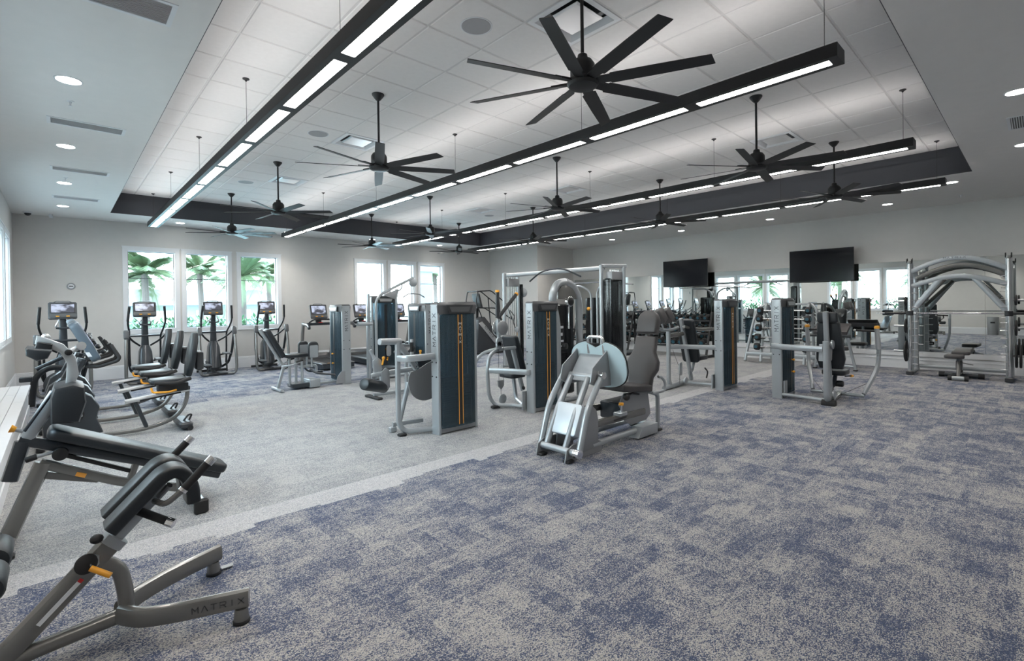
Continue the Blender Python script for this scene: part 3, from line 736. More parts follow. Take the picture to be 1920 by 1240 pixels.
def shrub_row(x0, y0, x1, y1, h, n, lab, seed):
    r = random.Random(seed); m = MB()
    for k in range(n):
        t = r.random(); x = x0+(x1-x0)*t + r.uniform(-.5, .5); y = y0+(y1-y0)*t + r.uniform(-.5, .5); z = -0.16 + h*r.random()**0.7
        a, e = r.uniform(0, 2*pi), r.uniform(-1, 1); s = r.uniform(.08, .17); d = Vector((cos(a)*cos(e), sin(a)*cos(e), sin(e))); sd, u, _ = frame_from(d)
        c = Vector((x, y, z)); m.add([c, c+d*s+sd*s*.4, c+d*2*s, c+d*s-sd*s*.4], [(0, 1, 2, 3)])
    o = m.build('hedge', LEAF, smooth=0); tag(o, lab, 'hedge', None, 'stuff')
shrub_row(-4.5, 2.5, -4.5, 14, 1.7, 5000, 'green hedge outside the left windows, seen in the mirror', 1)
shrub_row(-1, 24.6, 12, 24.6, 1.3, 3500, 'low green hedge beyond the pool deck outside the back windows', 2)
pw = MB().b2((0, 18.5, -0.155), (10.5, 23.5, -0.14)).build('pool_water', WAT, smooth=0); tag(pw, 'pale blue pool outside the back windows', 'pool')
hs = thing('far_house', 'blue-grey house with a low roof far beyond the pool', 'house', (6, 44, -0.16))
MB().b2((-5, 0, 0), (9, 8, 2.0)).build('walls', HOUSE, hs, smooth=0); m = MB(); m.loft([[(-6, -1, 2.0), (10, -1, 2.0), (10, 9, 2.0), (-6, 9, 2.0)], [(-3, 3.5, 3.3), (7, 3.5, 3.3), (7, 4.5, 3.3), (-3, 4.5, 3.3)]]); m.build('roof', ROOFM, hs, smooth=0)
for k in range(5): MB().b2((-3.5+k*2.6, -0.05, 0.7), (-2.3+k*2.6, 0.0, 1.6)).build('window', TRIMW, hs, smooth=0)
hs = thing('porch_column', 'pale blue porch pillars and beam outside the right back windows', 'porch', (11.6, 18.2, -0.16))
MB().b2((-0.3, -0.3, 0), (0.3, 0.3, 3.2)).build('pillar', HOUSE, hs, smooth=0); MB().b2((1.9, -0.3, 0), (2.5, 0.3, 3.2)).build('pillar', HOUSE, hs, smooth=0); MB().b2((-0.6, -0.35, 3.2), (6, 0.35, 3.8)).build('beam', HOUSE, hs, smooth=0)
# ================================================================ machines
def rebase(t, loc):
    """machines are modelled in room coordinates; move their origin to the machine's base"""
    L_ = Vector(loc); t.location = L_
    done = set()
    for ch in t.children:
        if ch.type == 'MESH' and not ch.get('_shared'):
            if ch.data.name not in done: ch.data.transform(Matrix.Translation(-L_)); done.add(ch.data.name)
            for g2 in ch.children_recursive:
                if g2.type == 'MESH' and g2.data.name not in done: g2.data.transform(Matrix.Translation(-L_)); done.add(g2.data.name)
    return t
V = Vector
def pad(t, name, outline, o, x, y, th, m=None, bev=0.02, parent=None):
    return MB().prism(outline, o, x, y, th, bev).build(name, m or PAD, parent or t, smooth=50)
def bolt(mb, c, n, r=0.009, h=0.008):
    c, n = V(c), V(n); mb.cyl(c, c + n*h, r, 8)
def disc(mb, c, n, r, th):
    c, n = V(c), V(n).normalized(); mb.lathe(c - n*th/2, n, [(0, r-0.006), (0.004, r), (th-0.004, r), (th, r-0.006)], 24)

def tower(t, o, ax, ay, W_=0.62, D=0.16, H=1.62, style='stripe', cutout=True, stack_h=0.62):
    """weight tower. o: floor corner, ax: along the width, ay: outward normal of the showy side"""
    o, ax, ay = V(o), V(ax), V(ay); up = V((0, 0, 1)); back = -ay
    def P(a, d, z): return o + ax*a + back*d + up*z      # a along width, d from showy face backwards
    for a in (0.0, W_-0.045):
        m = MB(); pr = rrect(0.045, D, 0.016, 3)
        m.loft([[P(a+0.0225+x, D/2+y, z) for x, y in pr] for z in (0.0, H)])
        q = m.build('side_upright', SILV, t)
        n = -ax if a == 0 else ax; c0 = P(0 if a == 0 else W_, 0, 0)
        if True:
            rd = (ay if a == 0 else back)
            # vertical lettering reads upwards: baseline direction = up, letter-up = towards the left as seen
            xx = up; yy = n.cross(up) * -1
            st = P(0, 0, 0) + ax*(0 if a == 0 else W_) + back*D/2 + up*1.10 + n*0.0005 - yy*0.035
            # keep z = xx cross yy pointing outwards
            if xx.cross(yy).dot(n) < 0: yy = -yy; st = P(0, 0, 0) + ax*(0 if a == 0 else W_) + back*D/2 + up*1.10 + n*0.0005 - yy*0.035
            letters('MATRIX', st, xx, yy, 0.062, 0.048, 0.5, 0.14).build('lettering', LETD, q, smooth=0)
        b_ = MB()
        for dd in (0.035, D-0.035):
            for zz in (0.72, 0.90): bolt(b_, P(0 if a == 0 else W_, dd, zz), n)
        b_.build('bolts', BLKP, q)
    # shroud shells front and back, gently fluted and bowed
    for side, name in ((0, 'front_shroud'), (1, 'rear_shroud')):
        prof = []; N = 26
        for k in range(N + 1):
            s = k/N; bow = 0.042*sin(pi*s)**0.5 if 0 < s < 1 else 0
            fl_ = 0.009 if k in (3, 7, 10, 16, 19, 23) else 0
            prof.append((0.046 + s*(W_-0.092), -(bow - fl_) if side == 0 else D + bow*0.5 - fl_))
        inner = [(a, d + (0.004 if side == 0 else -0.004)) for a, d in prof]
        m = MB(); m.loft([[P(a, d, z) for a, d in prof] + [P(a, d, z) for a, d in reversed(inner)] for z in (0.075, H-0.12)])
        sh = m.build(name, SHR, t)
        if side == 0:
            c = W_/2
            if style == 'stripe':
                MB().loft([[P(c+x, y, z) for x, y in ((-0.034, -0.041), (0.034, -0.041), (0.034, -0.047), (-0.034, -0.047))] for z in (0.10, H-0.13)]).build('stripe', RUB, sh, smooth=0)
                m = MB()
                for sg in (-1, 1): m.loft([[P(c+sg*0.030+x, y, z) for x, y in ((-0.0045, -0.046), (0.0045, -0.046), (0.0045, -0.050), (-0.0045, -0.050))] for z in (0.10, H-0.13)])
                m.build('orange_edging', ORG, sh, smooth=0)
                st = P(c, -0.048, 1.36); xx = ax.copy()
                if xx.cross(up).dot(ay) < 0: xx = -xx
                letters('MATRIX', st - xx*0.017, xx, up, 0.030, 0.034, 0.55, 0.17, stack=True).build('stripe_lettering', LETW, sh, smooth=0)
            else:
                MB().loft([[P(c+x, y, z) for x, y in ((-0.03, -0.041), (0.03, -0.041), (0.03, -0.045), (-0.03, -0.045))] for z in (0.12, H-0.16)]).build('pin_slot', BLKP, sh, smooth=0)
                for zz in (0.62, 0.42):
                    m = MB(); m.cyl(P(c, -0.043, zz), P(c, -0.08, zz), 0.008, 8); m.ball(P(c, -0.08, zz), 0.02, 10); m.build('selector_pin', YEL, sh)
    # cap with a swooped display on the showy side
    m = MB(); pr = [(0.0, 0.0), (W_, 0.0), (W_, D), (0.0, D)]
    N = 12; top = []
    def capring(z, ins, bul):
        f = [(W_*k/N, -(bul*sin(pi*k/N)) + ins) for k in range(N+1)]; b = [(W_*k/N, D + (bul*0.5*sin(pi*k/N)) - ins) for k in range(N, -1, -1)]
        return [P(min(max(a, 0.0+ins), W_-ins), d, z) for a, d in f + b]
    m.loft([capring(H-0.13, 0.004, 0.034), capring(H-0.02, 0.0, 0.048), capring(H+0.012, 0.006, 0.044), capring(H+0.030, 0.02, 0.034)])
    cap = m.build('cap', MIDG, t)
    pts = [(-0.17, 0.0), (0.17, 0.0), (0.21, 0.105), (-0.21, 0.105)]
    MB().loft([[P(W_/2 + a, -0.048 - 0.004*k, H-0.115+b) for a, b in pts] for k in (0, 1, 2)]).build('display_bezel', DKG, cap, smooth=0)
    pts = [(-0.135, 0.02), (0.135, 0.02), (0.165, 0.085), (-0.165, 0.085)]
    MB().loft([[P(W_/2 + a, -0.056 - 0.003*k, H-0.115+b) for a, b in pts] for k in (0, 1)]).build('display', MIDG if style == 'stripe' else ALU, cap, smooth=0)
    # base box, weight stack, guide rods
    MB().loft([[P(a, d, z) for a, d in ((0.045, 0.01), (W_-0.045, 0.01), (W_-0.045, D-0.01), (0.045, D-0.01))] for z in (0.015, 0.075)]).build('base_plate', BRKT, t, smooth=0)
    n = int(stack_h/0.028)
    mm = MB(); mm.box((0, 0, 0), (0.44, 0.11, 0.024)); pm = mm.mesh('weight_plate', BLK, 0)
    ang = math.atan2(ax.y, ax.x)
    for k in range(n):
        p = inst('weight_plate', pm, t, P(W_/2, D/2, 0.10 + k*0.028), (0, 0, ang)); p['_shared'] = 1
    m = MB()
    for a in (-0.1, 0.1): m.cyl(P(W_/2+a, D/2, 0.09), P(W_/2+a, D/2, H-0.13), 0.010, 8)
    m.build('guide_rods', CHRM, t)
def fix_shared(t, loc):
    for ch in t.children:
        if ch.get('_shared'): ch.location = ch.location - V(loc); del ch['_shared']

def finish(t, loc):
    rebase(t, loc); fix_shared(t, loc); return t
def frame(t, name, paths, w=0.065, h=0.065, m=None, fil=0.08, r=None):
    return [MB().bar(p, w, h, r if r is not None else min(w, h)*0.42, fil).build(name, m or SILV, t) for p in paths][0]
def tubes(t, name, paths, r=0.03, m=None, fil=0.08, n=12):
    return [MB().tube(p, r, n, fil).build(name, m or SILV, t) for p in paths][0]
def rubber_foot(t, c, d=(0.10, 0.08, 0.03)):
    return MB().box((c[0], c[1], d[2]/2), d, None, 0.008).build('rubber_foot', RUB, t)

# ---- T1: front leg curl with tower
t = thing('leg_curl_machine', 'silver leg curl machine with blue tower front centre, foam roller at its left', 'exercise machine', group='weight stack machines')
tower(t, (3.42, 5.05, 0), (1, 0, 0), (0, -1, 0))
y = 5.38
frame(t, 'front_post', [[(3.05, y, 1.02), (3.05, y, 0.16), (3.13, y, 0.05), (3.50, 5.20, 0.05)]], 0.065, 0.055)
frame(t, 'side_beam', [[(3.44, 5.13, 0.98), (3.20, 5.13, 0.975), (3.05, 5.20, 0.97), (3.05, y+0.02, 0.965)]], 0.05, 0.085, fil=0.09)
tubes(t, 'top_arm', [[(2.80, 5.36, 1.185), (3.10, 5.40, 1.17)]], 0.040, fil=0)
frame(t, 'upper_post', [[(3.05, y, 0.95), (3.05, y, 1.17)]], 0.06, 0.06)
frame(t, 'swing_arm', [[(3.06, 5.42, 1.17), (3.20, 5.45, 1.02), (3.38, 5.50, 0.80)]], 0.05, 0.075, SILV, 0.05)
o = [(0.26*cos(radians(a)), 0.26*sin(radians(a))) for a in range(150, 391, 12)] + [(0.20, 0.27), (0.02, 0.22), (-0.10, 0.16)]
cm = MB().prism(o, (3.50, 5.46, 0.63), (1, 0, 0), (0, 0, 1), 0.012).build('cam_plate', BRKT, t, smooth=0)
m = MB()
for p in ((3.36, 5.45, 0.83), (3.60, 5.45, 0.50), (3.62, 5.45, 0.78)): bolt(m, p, (0, -1, 0), 0.012)
m.build('bolts', CHRM, cm)
frame(t, 'lower_base', [[(3.10, 5.62, 0.10), (3.50, 5.55, 0.10)], [(3.30, 5.55, 0.62), (3.18, 5.60, 0.10)]], 0.06, 0.06)
MB().box((3.10, 5.62, 0.035), (0.09, 0.07, 0.07), None, 0.01).build('foot_block', SILV, t); rubber_foot(t, (3.09, 5.37, 0))
frame(t, 'roller_arm', [[(3.55, 5.85, 0.74), (3.02, 5.88, 0.72), (2.96, 5.9, 0.70)]], 0.06, 0.07, SILV, 0.05)
MB().prism([(-0.05, -0.02), (-0.02, -0.14), (0.02, -0.155), (0.06, -0.13), (0.05, 0.10), (0.0, 0.13), (-0.06, 0.08)], (3.13, 5.84, 0.67), (1, 0, 0), (0, 0, 1), 0.02, 0.004).build('pivot_link', BRKT, t)
MB().prism([(-0.05, -0.02), (0.02, -0.10), (0.07, 0.0), (0.06, 0.12), (0.0, 0.17), (-0.06, 0.12)], (3.03, 5.88, 0.78), (1, 0, 0), (0, 0, 1), 0.02, 0.004).build('adjuster_plate', SILV, t)
m = MB(); m.cyl((3.09, 5.85, 0.84), (3.11, 5.85, 0.92), 0.012, 8); m.ball((3.11, 5.85, 0.93), 0.022); m.build('yellow_knob', YEL, t)
MB().roll((2.78, 5.75, 0.64), (3.16, 5.92, 0.53), 0.078, 0.02, 24).build('foam_roller', PAD, t)
MB().cyl((3.10, 5.90, 0.55), (3.20, 5.94, 0.525), 0.035, 16).build('roller_cap', ALU, t)
m = MB(); m.tube([(3.25, 5.38, 1.03), (3.25, 5.38, 1.15)], 0.020, 12); m.build('hand_grip', RUB, t)
m = MB(); m.cyl((3.25, 5.38, 1.15), (3.25, 5.38, 1.185), 0.021, 12); m.cyl((3.25, 5.38, 0.98), (3.25, 5.38, 1.03), 0.024, 12); m.build('grip_cap', ALU, t)
m = MB(); m.cyl((3.34, 5.32, 1.0), (3.34, 5.32, 1.03), 0.012, 8); m.ball((3.34, 5.32, 1.035), 0.018); m.build('yellow_knob', YEL, t)
pad(t, 'thigh_pad', rrect(0.34, 0.16, 0.05), (3.62, 5.62, 0.86), (1, 0, 0), (0, 0.3, 1), 0.08)
pad(t, 'seat_pad', rrect(0.42, 0.40, 0.06), (3.88, 5.72, 0.58), (1, 0, 0), (0, 1, 0.1), 0.08)
frame(t, 'seat_frame', [[(3.85, 5.70, 0.52), (3.85, 5.70, 0.05), (3.70, 5.24, 0.05)]], 0.06, 0.06)
finish(t, (3.73, 5.3, 0))

# ---- T2: hidden seated machine behind, tower turned the other way
t = thing('arm_curl_machine', 'pale blue weight tower machine just left behind the front leg curl machine', 'exercise machine', group='weight stack machines')
tower(t, (4.90, 7.62, 0), (0, 1, 0), (-1, 0, 0), style='slot', W_=0.62, D=0.19)
frame(t, 'main_beam', [[(4.9, 7.9, 0.06), (4.0, 7.9, 0.06)], [(4.15, 7.9, 0.06), (4.15, 7.9, 0.45)], [(4.15, 7.9, 0.40), (3.95, 7.9, 0.85)]], 0.06, 0.06)
pad(t, 'seat_pad', rrect(0.40, 0.38, 0.06), (4.25, 7.9, 0.49), (1, 0, 0), (0, 1, 0), 0.08)
pad(t, 'arm_pad', rrect(0.44, 0.26, 0.05), (4.62, 7.9, 0.80), (0, 1, 0), (1, 0, 0.7), 0.08)
frame(t, 'pad_support', [[(4.65, 7.9, 0.06), (4.65, 7.9, 0.76)]], 0.06, 0.06)
MB().box((4.0, 7.9, 0.02), (0.1, 0.5, 0.04), None, 0.01).build('rubber_foot', RUB, t)
finish(t, (4.9, 7.93, 0))

# ---- T3: hip abductor
t = thing('hip_abductor_machine', 'hip abductor machine with reclined black seat and blue tower, before the treadmills', 'exercise machine', group='weight stack machines')
tower(t, (4.27, 9.78, 0), (0, 1, 0), (-1, 0, 0), style='slot', D=0.19)
y = 9.95
frame(t, 'back_frame', [[(2.76, y, 1.20), (3.11, y, 0.56), (3.17, y, 0.46), (3.06, y, 0.06)]], 0.05, 0.06, fil=0.12)
pad(t, 'back_pad', rrect(0.62, 0.30, 0.05), (3.00, y, 0.92), (0.46, 0, -0.86), (0, 1, 0), 0.085)
pad(t, 'seat_pad', [(-0.20, -0.17), (0.24, -0.13), (0.24, 0.13), (-0.20, 0.17)], (3.38, y, 0.66), (1, 0, 0), (0, 1, 0), 0.07)
for s in (-1, 1):
    tubes(t, 'seat_handle', [[(3.12, y+s*0.10, 0.48), (3.24, y+s*0.24, 0.50), (3.45, y+s*0.24, 0.58)]], 0.015, SILV, 0.04)
    MB().cyl((3.32, y+s*0.24, 0.545), (3.45, y+s*0.24, 0.585), 0.02, 12).build('hand_grip', RUB, t)
    q = pad(t, 'knee_pad', rrect(0.20, 0.32, 0.07), (3.68 - (0.08 if s > 0 else 0), y + s*0.16, 0.76), (1, 0, 0), (0, 0, 1), 0.07)
    MB().prism(rrect(0.16, 0.24, 0.02), (3.68 - (0.08 if s > 0 else 0), y + s*0.16 - 0.04, 0.73), (1, 0, 0), (0, 0, 1), 0.010).build('pad_plate', SILV, q)
    tubes(t, 'knee_lever', [[(3.66, y+s*0.13, 0.62), (3.66, y+s*0.13, 0.42)]], 0.02)
    tubes(t, 'foot_rest', [[(3.62, y+s*0.14, 0.38), (3.70, y+s*0.22, 0.30), (4.05, y+s*0.34, 0.24)]], 0.02, CHAR, 0.08)
tubes(t, 'pedestal', [[(3.28, y, 0.60), (3.28, y, 0.08)], [(3.40, y, 0.60), (3.40, y, 0.08)], [(3.50, y-0.04, 0.55), (3.50, y-0.04, 0.10)]], 0.025)
frame(t, 'link_beam', [[(3.45, y, 0.42), (3.80, y, 0.44), (3.80, y, 0.30)]], 0.05, 0.05)
MB().b2((3.28, y-0.16, 0.04), (3.62, y+0.16, 0.12), 0.01).build('base_box', CHAR, t); MB().b2((3.60, y-0.20, 0.02), (3.80, y+0.16, 0.17), 0.006).build('end_box', SILV, t)
frame(t, 'floor_beam', [[(3.78, y-0.02, 0.06), (4.30, y-0.02, 0.06)]], 0.06, 0.05); frame(t, 'rear_foot', [[(3.05, y-0.28, 0.035), (3.05, y+0.28, 0.035)]], 0.07, 0.05)
m = MB(); o = [(-0.10, 0.0), (0.10, 0.0), (0.10, 0.24), (0.02, 0.24), (-0.06, 0.15)]
MB().prism(o, (4.22, 9.77, 0.03), (1, 0, 0), (0, 0, 1), 0.012).build('gusset_plate', BRKT, t, smooth=0)
finish(t, (3.9, 9.95, 0))

# ---- T4: pull machine in the middle (frame left of tower)
t = thing('seated_press_machine', 'machine with curved silver frame and two raised orange-tipped grips beside its blue tower', 'exercise machine', group='weight stack machines')
tower(t, (5.09, 5.05, 0), (1, 0, 0), (0, -1, 0), W_=0.56); y = 5.75
frame(t, 'frame_loop', [[(5.38, y, 0.91), (5.02, y, 0.91), (4.84, y, 0.84), (4.79, y, 0.62), (4.82, y, 0.20), (4.93, y, 0.05), (5.15, 5.5, 0.05), (5.20, 5.2, 0.05)]], 0.055, 0.055, fil=0.12)
frame(t, 'side_loop', [[(5.02, y, 0.92), (4.80, y+0.15, 0.86), (4.62, y+0.2, 0.60), (4.62, y+0.2, 0.4)]], 0.05, 0.05, fil=0.15)
frame(t, 'mid_beam', [[(4.82, y-0.02, 0.60), (5.00, 5.35, 0.60), (5.05, 5.13, 0.60), (5.11, 5.13, 0.60)]], 0.05, 0.085, fil=0.12)
frame(t, 'seat_mast', [[(5.34, y+0.02, 0.92), (5.56, y+0.02, 0.20)]], 0.075, 0.06)
pad(t, 'back_pad', rrect(0.62, 0.34, 0.05), (5.50, y+0.16, 0.80), (0.30, 0, -0.95), (0, 1, 0), 0.09)
pad(t, 'seat_pad', rrect(0.32, 0.36, 0.06), (5.46, y+0.16, 0.45), (1, 0, 0), (0, 1, 0), 0.08)
frame(t, 'seat_post', [[(5.48, y+0.16, 0.42), (5.48, y+0.10, 0.06), (5.2, 5.4, 0.06)]], 0.06, 0.06)
tubes(t, 'pivot_mast', [[(5.04, y, 0.95), (5.02, y, 1.38)]], 0.028)
for p, q in (((5.01, y, 1.40), (5.00, y-0.02, 1.80)), ((5.03, y, 1.40), (5.46, y+0.05, 1.76))):
    h_ = MB().cyl(p, q, 0.030, 14).build('press_grip', DKG, t); d = (V(q)-V(p)).normalized(); MB().cyl(V(q), V(q)+d*0.035, 0.036, 14, 0.030).build('orange_tip', YEL, h_)
m = MB(); disc(m, (5.08, y-0.04, 1.24), (0, 1, 0), 0.11, 0.03); m.build('cam_wheel', BRKT, t)
m = MB(); disc(m, (5.06, y+0.03, 1.24), (0, 1, 0), 0.13, 0.02); m.build('rear_wheel', CHRM, t)
for c, r_ in (((5.0, y-0.05, 1.03), 0.062), ((4.99, y-0.05, 0.97), 0.055)):
    m = MB(); m.prism(rrect(r_*2, r_*2.2, r_*0.9, 5), c, (1, 0, 0), (0, 0, 1), 0.03, 0.006); q = m.build('pulley_housing', SILV, t)
    b_ = MB(); bolt(b_, (c[0]-0.02, c[1]-0.016, c[2]), (0, -1, 0)); bolt(b_, (c[0]+0.02, c[1]-0.016, c[2]), (0, -1, 0)); b_.build('bolts', BLKP, q)
m = MB(); disc(m, (5.06, y-0.04, 0.135), (0, 1, 0), 0.075, 0.03); m.build('floor_pulley', SILV, t)
MB().prism([(-0.06, 0.07), (0.06, 0.07), (0.055, -0.02), (0.0, -0.075), (-0.055, -0.02)], (5.03, y-0.04, 0.36), (1, 0, 0), (0, 0, 1), 0.03, 0.004).build('pulley_block', BRKT, t)
m = MB(); m.cyl((4.99, y-0.04, 0.95), (4.99, y-0.04, 0.40), 0.003, 6); m.cyl((5.09, y-0.04, 0.95), (5.09, y-0.04, 0.40), 0.003, 6); m.cyl((5.03, y-0.04, 0.30), (5.03, y-0.04, 0.20), 0.003, 6); m.build('cable', BLK, t)
m = MB(); m.ball((5.50, y-0.06, 0.25), 0.03); m.build('ball_knob', RUB, t)
MB().prism([(-0.05, 0), (0.09, 0), (0.09, 0.28), (-0.02, 0.28), (-0.05, 0.20)], (5.12, 5.235, 0.03), (-1, 0, 0), (0, 0, 1), 0.02).build('corner_plate', SILV, t, smooth=0)
m = MB(); m.box((4.93, y-0.03, 0.03), (0.16, 0.08, 0.04), None, 0.01); m.build('rubber_foot', RUB, t)
finish(t, (5.4, 5.4, 0))

# ---- T5: chest press beyond the leg press
t = thing('chest_press_machine', 'machine with two square dark pads on top, right behind the leg press seat', 'exercise machine', group='weight stack machines')
tower(t, (8.69, 3.85, 0), (1, 0, 0), (0, -1, 0)); y = 4.65
frame(t, 'front_post', [[(8.22, y, 1.06), (8.22, y, 0.16), (8.28, y, 0.06)]], 0.075, 0.075)
tubes(t, 'floor_foot', [[(8.02, y-0.02, 0.045), (8.55, y+0.02, 0.05), (8.85, y+0.05, 0.06)]], 0.045, fil=0.1)
tubes(t, 'cross_handle', [[(7.78, y, 1.16), (8.0, y, 1.11), (8.22, y, 1.085), (8.45, y, 1.10), (8.62, y+0.02, 1.12)]], 0.028, fil=0.1)
for cx, cy in ((7.86, y-0.05), (8.16, y-0.02)):
    pad(t, 'square_pad', rrect(0.17, 0.24, 0.02), (cx, cy, 1.36), (0.85, 0.1, 0.45), (-0.30, 0.3, 0.9), 0.16, PADG, 0.012)
    tubes(t, 'pad_bracket', [[(cx+0.05, cy, 1.24), (cx+0.1, cy, 1.12)]], 0.014)
frame(t, 'side_beam', [[(8.24, y-0.02, 0.78), (8.48, y-0.14, 0.775), (8.66, 4.15, 0.77), (8.72, 3.98, 0.77)]], 0.055, 0.085, fil=0.2)
frame(t, 'back_mast', [[(8.69, y, 1.29), (9.08, y, 0.08)]], 0.085, 0.07)
tubes(t, 'press_arm', [[(8.70, y-0.05, 1.13), (9.2, y-0.10, 1.06), (9.70, y-0.2, 1.05), (9.95, y-0.22, 1.15)]], 0.034, SILD, 0.12)
tubes(t, 'press_arm', [[(8.74, y+0.10, 1.13), (9.2, y+0.4, 1.08), (9.70, y+0.6, 1.08), (9.95, y+0.62, 1.18)]], 0.034, SILD, 0.12)
pad(t, 'back_pad', rrect(0.88, 0.34, 0.06), (8.98, y, 0.85), (0.29, 0, -0.95), (0, 1, 0), 0.10)
pad(t, 'seat_pad', rrect(0.40, 0.36, 0.07), (9.25, y, 0.50), (1, 0, 0), (0, 1, 0), 0.08)
frame(t, 'seat_post', [[(9.22, y, 0.47), (9.12, y, 0.25), (8.98, y, 0.22)]], 0.05, 0.05)
frame(t, 'mid_arm', [[(8.25, y, 0.98), (8.78, y, 1.0)]], 0.06, 0.085, SILD)
MB().prism(rrect(0.10, 0.25, 0.045, 4), (8.60, y-0.03, 0.34), (1, 0, 0), (0, 0, 1), 0.03, 0.005).build('pulley_block', SILV, t)
m = MB(); disc(m, (8.80, y-0.03, 0.09), (0, 1, 0), 0.07, 0.035); m.build('floor_pulley', SILV, t)
m = MB(); m.cyl((8.32, y-0.03, 0.72), (8.52, y-0.03, 0.42), 0.003, 6); m.cyl((8.56, y-0.03, 0.24), (8.57, y-0.03, 0.06), 0.003, 6); m.build('cable', BLK, t)
MB().prism([(-0.05, 0), (0.09, 0), (0.09, 0.25), (-0.02, 0.25), (-0.05, 0.18)], (8.72, 4.03, 0.03), (-1, 0, 0), (0, 0, 1), 0.02).build('corner_plate', SILV, t, smooth=0)
frame(t, 'floor_beam', [[(8.85, y, 0.055), (8.95, 4.02, 0.055)]], 0.06, 0.05)
m = MB(); m.tube([(9.28, y-0.18, 0.30), (9.40, y-0.18, 0.22), (9.34, y-0.18, 0.10)], 0.014, 8, 0.05); m.build('seat_lever', RUB, t)
finish(t, (8.9, 4.3, 0))

# ---- T6: converging press at the right
t = thing('converging_press_machine', 'press machine with tall black back pad and two long curved arms, right of centre', 'exercise machine', group='weight stack machines')
tower(t, (8.66, 2.87, 0), (1, 0, 0), (0, -1, 0), style='slot'); yc = 2.28
frame(t, 'front_column', [[(8.50, 2.20, 0.98), (8.52, 2.20, 0.14), (8.60, 2.20, 0.05)]], 0.085, 0.085, fil=0.05)
frame(t, 'side_beam', [[(8.68, 3.02, 0.86), (8.56, 2.85, 0.86), (8.50, 2.55, 0.86), (8.50, 2.24, 0.86)]], 0.055, 0.095, fil=0.2)
frame(t, 'back_mast', [[(8.80, yc, 1.42), (8.86, yc, 0.95), (9.02, yc, 0.10)]], 0.10, 0.075, fil=0.1)
frame(t, 'floor_foot', [[(8.62, 2.18, 0.045), (9.55, 2.28, 0.05)]], 0.10, 0.07, SILD)
frame(t, 'cross_foot', [[(9.45, 1.92, 0.06), (9.45, 2.68, 0.06)]], 0.06, 0.06)
pad(t, 'head_pad', rrect(0.28, 0.17, 0.03), (8.90, yc, 1.33), (0, 1, 0), (0.0, 0, 1), 0.07)
pad(t, 'back_pad', [(-0.15, 0.40), (0.15, 0.40), (0.20, -0.20), (0.16, -0.36), (-0.16, -0.36), (-0.20, -0.20)], (9.03, yc, 0.86), (0, 1, 0), (-0.20, 0, 1), 0.09)
pad(t, 'seat_pad', rrect(0.40, 0.34, 0.09), (9.32, yc, 0.43), (1, 0, 0), (0, 1, 0), 0.08)
frame(t, 'seat_post', [[(9.32, yc, 0.39), (9.22, yc, 0.22), (9.0, yc, 0.2)]], 0.06, 0.06, CHAR)
MB().roll((9.30, yc-0.12, 0.24), (9.30, yc+0.12, 0.24), 0.05).build('calf_roller', PAD, t)
m = MB(); m.cyl((9.30, yc-0.14, 0.37), (9.48, yc-0.18, 0.36), 0.011, 8); m.build('seat_lever', BLKP, t); m = MB(); m.cyl((9.46, yc-0.18, 0.36), (9.52, yc-0.19, 0.355), 0.022, 10); m.build('lever_tip', YEL, t)
MB().prism([(-0.10, -0.13), (0.08, -0.13), (0.12, 0.10), (-0.06, 0.13)], (8.66, yc-0.03, 0.80), (1, 0, 0), (0, 0, 1), 0.14, 0.01).build('linkage_plates', BRKT, t)
m = MB(); disc(m, (8.68, yc-0.12, 0.92), (0, 1, 0), 0.07, 0.03); disc(m, (8.74, yc-0.12, 0.14), (0, 1, 0), 0.075, 0.03); m.build('pulleys', SILV, t)
MB().prism([(-0.08, 0), (0.08, 0), (0.08, 0.20), (-0.03, 0.22)], (8.72, yc-0.10, 0.04), (1, 0, 0), (0, 0, 1), 0.015).build('gusset_plate', BRKT, t, smooth=0)
for s in (-1, 1):
    def Yp(d): return yc + s*d
    q = frame(t, 'press_arm', [[(9.42, Yp(0.36), 0.09), (9.55, Yp(0.42), 0.26), (9.70, Yp(0.50), 0.50), (9.72, Yp(0.51), 0.80), (9.69, Yp(0.50), 1.00)]], 0.055, 0.065, SILV, 0.22)
    MB().cyl((9.69, Yp(0.50), 0.80), (9.65, Yp(0.50), 1.14), 0.034, 14).build('chrome_sleeve', ALU, q)
    MB().cyl((9.65, Yp(0.50), 1.14), (9.645, Yp(0.50), 1.175), 0.040, 14, 0.034).build('yellow_cap', YEL, q)
    m = MB(); m.cyl((9.66, Yp(0.48), 1.09), (9.64, Yp(0.22), 1.10), 0.018, 12); m.build('hand_grip', RUB, q)
    MB().ball((9.64, Yp(0.20), 1.10), 0.022, 10).build('grip_end', ALU, q)
    m = MB(); m.cyl((9.55, Yp(0.40), 0.26), (9.05, Yp(0.06), 0.06), 0.003, 6); m.build('cable', BLK, q)
frame(t, 'floor_beam', [[(8.70, 2.88, 0.07), (8.60, 2.22, 0.07)]], 0.07, 0.05)
MB().prism([(-0.05, 0), (0.06, 0), (0.06, 0.26), (-0.05, 0.26)], (8.74, 2.85, 0.03), (1, 0, 0), (0, 0, 1), 0.03, 0.006).build('corner_plate', SILV, t, smooth=0)
MB().cyl((8.58, 2.10, 0.025), (8.58, 2.28, 0.025), 0.06, 14).build('rubber_foot', RUB, t)
finish(t, (8.9, 2.6, 0))

